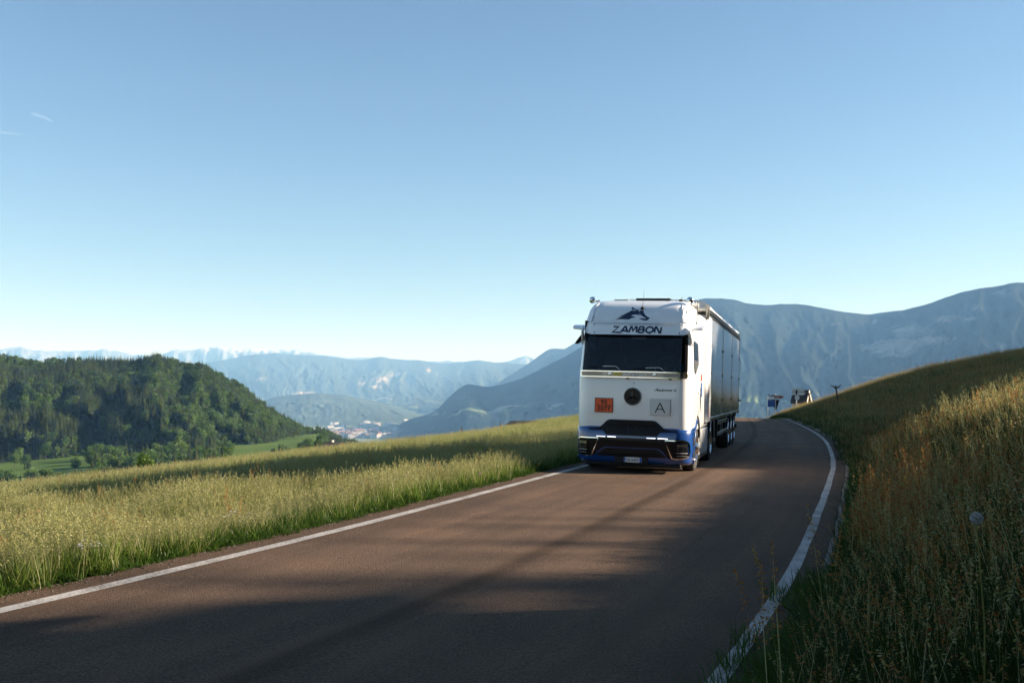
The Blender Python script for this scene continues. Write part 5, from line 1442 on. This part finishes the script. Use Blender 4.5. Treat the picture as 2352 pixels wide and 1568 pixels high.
# right bank
TB0 = ROAD_W+.50
s, t, x, y = rnd_pts(52000, -2.5, 30, TB0, TB0+9.5); k = visible(x, y, 200); s, t, x, y = s[k], t[k], x[k], y[k]
r_ = np.hypot(x, y); v = t-TB0; k = (r_ > 2.2) & (rng.random(len(x)) < np.clip(.35+v*.8, .2, .95)*np.clip(1.3-y/30., .35, 1)); x, y, s, v, r_ = x[k], y[k], s[k], v[k], r_[k]
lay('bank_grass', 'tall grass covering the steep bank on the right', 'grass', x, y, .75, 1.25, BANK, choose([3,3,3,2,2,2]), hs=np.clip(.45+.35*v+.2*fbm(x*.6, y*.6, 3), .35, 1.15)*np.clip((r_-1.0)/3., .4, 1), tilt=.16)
s, t, x, y = rnd_pts(18000, -2, 40, TB0-.52, TB0+1.2, lambda s, t: np.where((t < TB0-.03) & (s > 13.2), 0, np.where(t < TB0-.34, .10, np.where(t < TB0-.22, .4, 1.)))); k = visible(x, y, 200); x, y = x[k], y[k]; r_ = np.hypot(x, y); k = (r_ > 1.8) & (rng.random(len(x)) < .55); x, y = x[k], y[k]
lay('bank_verge_grass', 'short green grass at the foot of the bank along the kerb', 'grass', x, y, .5, 1.1, LUSH, choose([3,3,3,1,1]))
s, t, x, y = rnd_pts(5200, 6, 34, TB0+.35, TB0+9, lambda s, t: np.clip(.10+1.0*fbm(s*.3+4, t*.3, 3)+.75*np.exp(-((s-13.5)/2.6)**2-((t-TB0-1.0)/.9)**2), .02, 1)); k = visible(x, y, 200) & (np.hypot(x, y) > 5.5); x, y = x[k], y[k]
s2, t2, x2, y2 = rnd_pts(260, 12.6, 17.4, TB0+.15, TB0+2.1); x = np.concatenate([x, x2]); y = np.concatenate([y, y2])
lay('bank_sorrel', 'thick stand of golden and rusty sorrel on the near part of the bank', 'sorrel', x, y, .85, 1.2, SORR, choose([3,3,3,2,2]), tilt=.13)
s, t, x, y = rnd_pts(46000, 28, 112, TB0, TB0+22); k = visible(x, y, 200); s, t, x, y = s[k], t[k], x[k], y[k]; k = rng.random(len(x)) < .75; x, y, t = x[k], y[k], t[k]
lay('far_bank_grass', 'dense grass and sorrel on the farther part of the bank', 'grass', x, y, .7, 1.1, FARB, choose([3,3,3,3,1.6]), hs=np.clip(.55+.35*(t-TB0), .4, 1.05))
s, t, x, y = rnd_pts(900, -1, 26, TB0+2.2, TB0+6.5)
lay('bank_top_sorrel', 'sorrel along the top of the bank that throws streaks of shade on the road', 'sorrel', x, y, .9, 1.55, SORR, choose([3,3,3,2,2]), tilt=.10)
# bank ground beyond the frame keeps its grass where it shades the road
s, t, x, y = rnd_pts(30000, -4, 34, TB0+2, TB0+13); k = ~visible(x, y, 100) & (y > -2); x, y = x[k], y[k]
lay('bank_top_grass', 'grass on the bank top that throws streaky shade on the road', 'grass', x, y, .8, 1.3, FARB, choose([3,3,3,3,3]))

# ------------------------------------------------------------------ trees
def spruce_mesh(h, r, tiers, spikes, name='spruce', seed=0):
    random.seed(seed); p = PB()
    for i in range(tiers):
        f = i/(tiers-1); z = h*(.10+.86*f); rr = r*(1-f)**.85*U(.85, 1.1)+.04*r; drop = h*.085*(1.2-f)
        a0 = U(0, 6.283); t = U(.1, .7)
        for k in range(spikes):
            a = a0+6.283*k/spikes+U(-.15, .15); q = rr*U(.65, 1.15); b = len(p.v); wd = 3.3/spikes*q*.78
            for P in ((0,0,z+drop*.55), (q*.62*math.cos(a)-wd*math.sin(a), q*.62*math.sin(a)+wd*math.cos(a), z-drop*.25), (q*math.cos(a), q*math.sin(a), z-drop*U(.7, 1.2)), (q*.62*math.cos(a)+wd*math.sin(a), q*.62*math.sin(a)-wd*math.cos(a), z-drop*.25)):
                p.v.append(P); p.t.append(t+U(-.1, .1))
            p.f += [(b,b+1,b+2),(b,b+2,b+3)]; p.m += [0, 0]
    b = len(p.v); p.v += [(.03*r,0,h*.93),(-.03*r,.03*r,h*.93),(0,-.04*r,h*.93),(0,0,h)]; p.t += [.5]*4; p.f += [(b,b+1,b+3),(b+1,b+2,b+3),(b+2,b,b+3)]; p.m += [0]*3
    return p.mesh(name, [M_needle])
def leafy_mesh(h, r, n, name='broadleaf', seed=0, leaf=.09):
    random.seed(seed); p = PB()
    lobes = [(U(-.5, .5)*r, U(-.5, .5)*r, h*U(.40, .82), r*U(.38, .62)) for _ in range(9)]+[(0, 0, h*.62, r*.75)]
    for k in range(n):
        lx, ly, lz, lr = random.choice(lobes); a = U(0, 6.283); c = U(-1, 1); s_ = math.sqrt(1-c*c); q = lr*U(.72, 1.05)
        p.chip((lx+q*s_*math.cos(a), ly+q*s_*math.sin(a), max(.1*h, lz+q*c*.9)), leaf*h*U(.6, 1.2), U(.0, .9), 0, 1.3)
    return p.mesh(name, [M_decid])
FOREST = make_set('forest_tree', [spruce_mesh(14+k, 3.5, 10, 7, seed=k) for k in range(4)]+[leafy_mesh(12, 4.2, 240, seed=20+k, leaf=.11) for k in range(2)])

# the wood on the hill, one mass
H = HILL; nf = H['nf']; X, Y, Z = H['X'][:, :nf], H['Y'][:, :nf], H['Z'][:, :nf]
na_, nt2 = X.shape
area = np.linalg.norm(np.cross(np.stack([X[1:,:-1]-X[:-1,:-1], Y[1:,:-1]-Y[:-1,:-1], Z[1:,:-1]-Z[:-1,:-1]], -1), np.stack([X[:-1,1:]-X[:-1,:-1], Y[:-1,1:]-Y[:-1,:-1], Z[:-1,1:]-Z[:-1,:-1]], -1)), axis=-1)
cdf = np.cumsum(area.ravel()); n_tr = int(min(60000, cdf[-1]/3.4))
ci = np.searchsorted(cdf, rng.random(n_tr)*cdf[-1]); ii, jj = np.unravel_index(ci, area.shape); a_, b_ = rng.random(n_tr), rng.random(n_tr)
bil = lambda Q: (Q[ii,jj]*(1-a_)*(1-b_)+Q[ii+1,jj]*a_*(1-b_)+Q[ii,jj+1]*(1-a_)*b_+Q[ii+1,jj+1]*a_*b_)
tx, ty, tz = bil(X), bil(Y), bil(Z); pxt = 1176+F_PX*tx/ty
k = (pxt > -90) & (pxt < 860) & (rng.random(n_tr) < 1.0); tx, ty, tz = tx[k], ty[k], tz[k]
dec = fbm(tx*.017, ty*.017+tz*.03, 3)+.6*rng.standard_normal(len(tx))*.6 > .36
ix = np.where(dec, 4+rng.integers(0, 2, len(tx)), rng.integers(0, 4, len(tx)))
sc = .47*rng.uniform(.6, 1.2, len(tx))*(1+.12*fbm(tx*.02, ty*.02, 2))
scatter('forest', 'dense mixed forest of spruces and broad-leaved trees covering the hill', 'forest', np.stack([tx, ty, tz-.6], -1), np.stack([0*tx, 0*tx, rng.uniform(0, 6.28, len(tx))], -1), np.stack([sc, sc, sc*rng.uniform(.85, 1.1, len(tx))], -1), ix, FOREST)

# trees that stand singly: on the terrace meadows and between them
def tree_proto(kind, seed):
    t = empty({'spruce': 'spruce_tree', 'leafy': 'broadleaf_tree'}[kind])
    h = 13.
    if kind == 'spruce': link('crown', spruce_mesh(h, 2.8, 14, 9, 'crown', seed), None, t); mb = MB(); mb.tube([(0,0,-.5),(0,0,h*.6),(0,0,h*.92)], [.28,.16,.03], 6); mb.build('trunk', M_bark, t)
    else:
        h = 11.; link('crown', leafy_mesh(h, 4.0, 900, 'crown', seed, .065), None, t); mb = MB(); mb.tube([(0,0,-.5),(.1,0,h*.3),(.0,.1,h*.6)], [.32,.24,.10], 6)
        for a in range(4): mb.tube([(.05,0,h*.32),(1.6*math.cos(a*1.6),1.6*math.sin(a*1.6),h*.58)], [.13,.04], 5)
        mb.build('trunk', M_bark, t)
    return t
protos = {('spruce', 0): None, ('spruce', 1): None, ('leafy', 0): None, ('leafy', 1): None, ('leafy', 2): None}
SCALE_T = .70
def plant(kind, var, px, dist, k, label, group=None, z=None):
    key = (kind, var)
    d = ray(px, 900); q = dist/math.hypot(d[0], d[1]); x, y = d[0]*q, d[1]*q
    if protos[key] is None: protos[key] = t = tree_proto(kind, 40+var*7+len(kind))
    else: t = copy_tree(protos[key])
    t.location = (x, y, gz(x, y) if z is None else z); t.scale = (k*SCALE_T,)*3; t.rotation_euler = (0, 0, rng.uniform(0, 6.28))
    tag(t, label, 'tree', group); return t
_DD = np.arange(130., 660., 4.)
def pick_dist(px, py):
    """distance at which the terrace meadow is seen through this pixel"""
    a = ray(px, py); h_ = math.hypot(a[0], a[1])
    hit = np.nonzero(ground_h(a[0]*_DD/h_, a[1]*_DD/h_) >= CAM_H+a[2]/h_*_DD)[0]
    return float(_DD[hit[0]]) if len(hit) else 480.
singles = [('leafy',0,178,1085,.95,'lone slender tree in the green meadow at far left'),('leafy',1,60,1078,1.0,'bushy tree at the edge of the far left green meadow'),('leafy',2,38,1074,.9,'round tree leftmost in the clump on the far left meadow'),
    ('spruce',0,70,1077,1.0,'dark spruce in the clump on the far left meadow'),('leafy',0,46,1062,1.1,'pale green tree at the forest foot above the far left meadow'),('leafy',1,108,1056,1.1,'pale leafy tree at the forest foot, right of the far left meadow clump'),
    ('leafy',1,218,1082,1.35,'tall leafy tree at the right end of the far left meadow'),('spruce',1,232,1082,1.0,'slim spruce beside the tall leafy tree at the far left meadow'),
    ('leafy',2,690,1036,.55,'small round tree in the bright meadow below the forest'),('leafy',0,650,1052,.85,'dark tree at the lower edge of the bright meadow'),('leafy',1,632,1054,.6,'low bush left of the dark tree under the bright meadow'),('leafy',2,668,1052,.6,'low bush right of the dark tree under the bright meadow')]
for kind, var, px, py, k, lab in singles: plant(kind, var, px, pick_dist(px, py), k, lab)
r4 = np.random.default_rng(5)
def belt(n, x0, x1, yf, spread, kmin, kmax, label, group, pspruce=.35):
    for _ in range(n):
        px = r4.uniform(x0, x1); py = yf(px)+r4.uniform(-spread, spread)
        sp_ = r4.random() < pspruce; kk = r4.uniform(kmin, kmax); f = (px-x0)/(x1-x0); g_ = (kk-kmin)/(kmax-kmin)
        lab = '%s %s %s' % ('small' if g_ < .34 else 'middling' if g_ < .67 else 'tall', 'spruce' if sp_ else 'leafy tree', label+', '+('at its left end' if f < .2 else 'left of its middle' if f < .4 else 'near its middle' if f < .6 else 'right of its middle' if f < .8 else 'at its right end'))
        plant('spruce' if sp_ else 'leafy', int(r4.integers(0, 2 if sp_ else 3)), px, pick_dist(px, py), kk, lab, group)
belt(150, 212, 528, lambda x: 1076-.02*(x-235), 24, .7, 1.25, 'in the grove between the two green meadows', 'grove between the terrace meadows', .45)
belt(24, -20, 118, lambda x: 1118, 6, .6, 1.0, 'in the dark row under the far left meadow', 'tree row under the far left meadow', .2)
belt(12, 130, 260, lambda x: 1114, 7, .4, .85, 'scattered under the far left meadow', 'scattered trees under the far left meadow', .1)
belt(26, 690, 780, lambda x: 1043-.12*(x-690), 6, .5, .9, 'in the thicket around the farmhouses', 'thicket around the farmhouses', .15)
belt(34, 735, 880, lambda x: 1027+.13*(x-742), 6, .6, 1.2, 'on the wooded rim above the valley', 'wooded rim above the valley', .25)
belt(10, 330, 345, lambda x: 1108, 3, .5, .6, 'reddish shrub at the meadow rim in front of the grove', 'shrubs at the meadow rim', 0) if False else None
plant('leafy', 0, 337, 60, .20, 'brown leafy shrub poking up behind the near meadow rim')

# tall spruces beside the road, out of the frame on the right; the photograph shows their shade
def shade_tree(x, y, h, var, lab):
    key = ('spruce', var); t = copy_tree(protos[key]); t.location = (x, y, gz(x, y)-.3); t.scale = (h/13.*1.15, h/13.*1.15, h/13.); t.rotation_euler = (0,0,x)
    tag(t, lab, 'tree', 'spruces above the bank')
if protos[('spruce', 1)] is None: plant('spruce', 1, 300, 560, 1., 'slim spruce at the foot of the forest')
# (x, y of the shade on the road, x where the shade of the tip ends)
SHADE = [(64,7.0,-16),(70,5.2,-14),(60,3.6,-13),(66,1.6,-18),(72,-.6,-16),(60,-3,-15),(58,8.6,-3.0),(69,10.8,-2.6),(65,13.9,-2.4),(74,9.6,-6.5),(76,12.4,-.8),(68,9.2,-7.5),(62,11.7,-4.2),(71,13.0,-3.4),(78,8.0,-9),(66,15.0,-.9)]
for i, (x, yb, tip) in enumerate(SHADE):
    y = yb+(x+1)/math.tan(SUN_AZ); shade_tree(x, y, TANS*(x-tip)-gz(x, y), i % 2, 'tall spruce up the slope whose shade falls across the %s road' % ('nearest' if yb < 4 else 'near' if yb < 8 else 'sunlit middle of the' if yb < 12 else 'lit'))
def wood(name, label, x0, x1, ya, yb_, n, k0, k1, keep=None, tip=None):
    xw = rng.uniform(x0, x1, n); yw = rng.uniform(ya, yb_, n)+(xw+1)/math.tan(SUN_AZ)*(keep is None); sw, tw = to_st(xw, yw)
    k = ((tw < -3) | (tw > ROAD_W+4)) & ~((xw < .514*yw+5.5) & (yw > -3)); xw, yw = xw[k], yw[k]
    sc = rng.uniform(k0, k1, len(xw))
    if tip is not None:      # trees as tall as their shade is long
        ys = yw-(xw+1)/math.tan(SUN_AZ); hh = TANS*(xw-np.interp(ys, *tip))-ground_h(xw, yw); sc = np.clip(hh/16.*rng.uniform(.84, 1.0, len(xw)), .2, 2.)
    return scatter(name, label, 'forest', np.stack([xw, yw, ground_h(xw, yw)-.5], -1), np.stack([0*xw, 0*xw, rng.uniform(0, 6.28, len(xw))], -1), np.stack([sc, sc, sc], -1), rng.choice(6, len(xw), p=[.2,.2,.2,.2,.1,.1]), FOREST)
wood('sky_block_forest', 'unseen spruce wood added just right of the photographer to block sky light', 7, 40, -34, 7.0, 330, .85, 1.35, keep=True)  # dense trees out of view, put in to dim the sky light up front
wood('uphill_forest', 'spruce wood up the slope whose shade darkens the road behind the truck', 44, 92, 25.5, 60, 330, .75, 1.15, tip=([24, 27, 33, 45, 58, 62], [-19, -19, -14, -5, 3, 9]))
wood('slope_forest', 'spruce wood up the slope whose shade darkens the nearest road', 34, 80, -30, 6.5, 120, .9, 1.2)
# tall sorrel stalks leaning over the road edge close to the camera
for px, py, bx, by, d, lab in ((1716,1290,1775,1420,5.4,'rusty sorrel stalk leaning farthest over the white edge line'),(1764,1236,1800,1380,5.9,'tall rusty sorrel stalk standing right of the leaning one'),(1884,1150,1905,1262,7.4,'sorrel stalk rising in front of the white line farther up')):
    g0 = at(bx, by, d); q = Vector((g0.x, g0.y, float(local_h(np.array([g0.x]), np.array([g0.y]))[0]))); tp_ = at(px, py, d)
    random.seed(int(px)); L_ = (tp_-q).length
    me = sorrel(2, .98, 1.0, .02, 2, 70); o = link('sorrel_stalk', me); o.location = q; o.scale = (1, 1, L_)
    o.rotation_euler = (tp_-q).to_track_quat('Z', 'Y').to_euler(); tag(o, lab, 'sorrel', 'sorrel stalks at the road edge')
# ------------------------------------------------------------------ wild flowers one can pick out
def flower(name, label, px, py, dist, h, kind, group=None):
    p = at(px, py, dist); g = Vector((p.x, p.y, float(local_h(np.array([p.x]), np.array([p.y]))[0])))
    t = tag(empty(name, g), label, 'flower', group); hh = max(.25, p.z-g.z) if h is None else h
    mb = MB(); mb.tube([(0,0,0),(.02,0,hh*.6),(.0,.01,hh)], [.004,.0035,.003], 5); mb.build('stem', M_straw if kind == 'clock' else M_lush, t)
    pb = PB(); c = Vector((0,.01,hh)); random.seed(int(px))
    if kind == 'daisy':
        pb.mi = 0
        for q in range(5):
            o = Vector((U(-.07,.07),U(-.07,.07),U(-.06,.05))) if q else Vector((0,0,0))
            for k in range(12):
                a = 6.283*k/12+U(-.1,.1); r_ = .020; b = len(pb.v); e = Vector((math.cos(a), math.sin(a)*.8, .35)); n_ = Vector((-math.sin(a), math.cos(a), 0))
                for P in (c+o, c+o+e*r_*.6+n_*.005, c+o+e*r_, c+o+e*r_*.6-n_*.005): pb.v.append(tuple(P)); pb.t.append(.5)
                pb.f += [(b,b+1,b+2),(b,b+2,b+3)]; pb.m += [0,0]
        mat = M_petal
    elif kind == 'ball':
        for k in range(60):
            a = U(0,6.283); z_ = U(-1,1); s_ = math.sqrt(1-z_*z_); pb.chip(c+Vector((s_*math.cos(a),s_*math.sin(a),z_*.7))*.020, .010, .5, 0, 1.6)
        mat = M_mauve
    else:
        for k in range(260):
            a = U(0,6.283); z_ = U(-1,1); s_ = math.sqrt(1-z_*z_); pb.chip(c+Vector((s_*math.cos(a),s_*math.sin(a),z_))*U(.016,.027), .006, .5, 0, 2.2)
        mat = M_fluff
    me = pb.mesh('flower_head', [mat]); o = link('flower_head', me, None, t)
    return t
for px, py, d, w_ in ((182,1255,10.3,'leftmost of the pale daisies in the front grass'),(196,1252,10.5,'pale daisies low in the front grass, second clump from the left'),(213,1258,10.3,'brightest pale daisies in the front grass at far left'),(222,1248,10.7,'pale daisies behind the brightest far left clump'),
                      (232,1256,10.5,'rightmost pale daisies of the far left group'),(527,1186,13.1,'pale lilac daisies, leftmost of the middle verge group'),(541,1180,13.3,'topmost pale lilac daisies of the middle verge group'),(553,1192,13.1,'lowest pale lilac daisies of the middle verge group'),(548,1200,13.8,'pale lilac daisies hanging low in the middle verge group'),(574,1183,13.5,'pale lilac daisies right of the middle verge group'),(610,1178,13.8,'lone pale daisies right of the middle of the verge')):
    flower('daisy', w_, px, py-4, d, None, 'daisy', 'daisies in the verge')
for px, py, d, w_ in ((937,1090,17.2,'tallest mauve flower ball nodding above the verge grass'),(910,1096,17.0,'mauve flower ball left of the tallest one above the verge'),(915,1117,16.8,'low mauve flower ball under the tallest one in the verge'),(805,1122,15.4,'mauve flower ball at the left of the verge grass tops'),(1102,1092,18.0,'small mauve flower at the road end of the verge')):
    flower('scabious', w_, px, py, d, None, 'ball', 'mauve flowers in the verge')
flower('dandelion_clock', 'round white dandelion seed head in the shade-toned bank grass', 2245, 1190, 4.6, None, 'clock')

# ------------------------------------------------------------------ valley haze
m, nt, b = new_mat('valley haze'); nt.nodes.remove(b)
pv = N(nt, 'ShaderNodeVolumePrincipled'); pv.inputs['Color'].default_value = (.26, .55, 1.0, 1); pv.inputs['Absorption Color'].default_value = (1, 1, 1, 1); pv.inputs['Density'].default_value = 9.2e-5; pv.inputs['Anisotropy'].default_value = 0.0
nt.links.new(pv.outputs[0], nt.nodes['Material Output'].inputs['Volume'])
mb = MB(); mb.box(-19000, 19000, -19000, 19000, -182, 850)
hz = mb.build('haze', m); tag(hz, 'thin blue valley haze between the camera and the mountains', 'haze', kind='stuff')

# ------------------------------------------------------------------ two faint wisps of cirrus, far above the haze
m, nt, b = new_mat('cirrus'); nt.nodes.remove(b)
pv = N(nt, 'ShaderNodeVolumePrincipled'); pv.inputs['Color'].default_value = (1, 1, 1, 1); pv.inputs['Density'].default_value = 3.5e-4; pv.inputs['Absorption Color'].default_value = (1, 1, 1, 1)
nt.links.new(pv.outputs[0], nt.nodes['Material Output'].inputs['Volume'])
def wisp(label, pts):
    t = tag(empty('cloud', at(*pts[0][:2], 20000)), label, 'cloud', 'cirrus wisps')
    for (px, py, wx, wz, rot) in pts:
        bm = bmesh.new(); bmesh.ops.create_icosphere(bm, subdivisions=3, radius=1.); me = bpy.data.meshes.new('wisp'); bm.to_mesh(me); bm.free()
        o = link('wisp', me, m, t); o.location = at(px, py, 20000)-t.location; k = 20000/F_PX
        o.scale = (wx*k, 90, wz*k); o.rotation_euler = (0, math.radians(rot), math.radians(24))
wisp('small pale wisp of cloud high in the left of the sky', [(84,265,16,3.2,12),(96,268,20,2.4,20),(110,274,12,2.8,25)])
wisp('thin pale streak of cloud at the left edge of the sky', [(4,305,18,3,-4),(30,307,22,2,2),(-14,300,16,5,-20)])
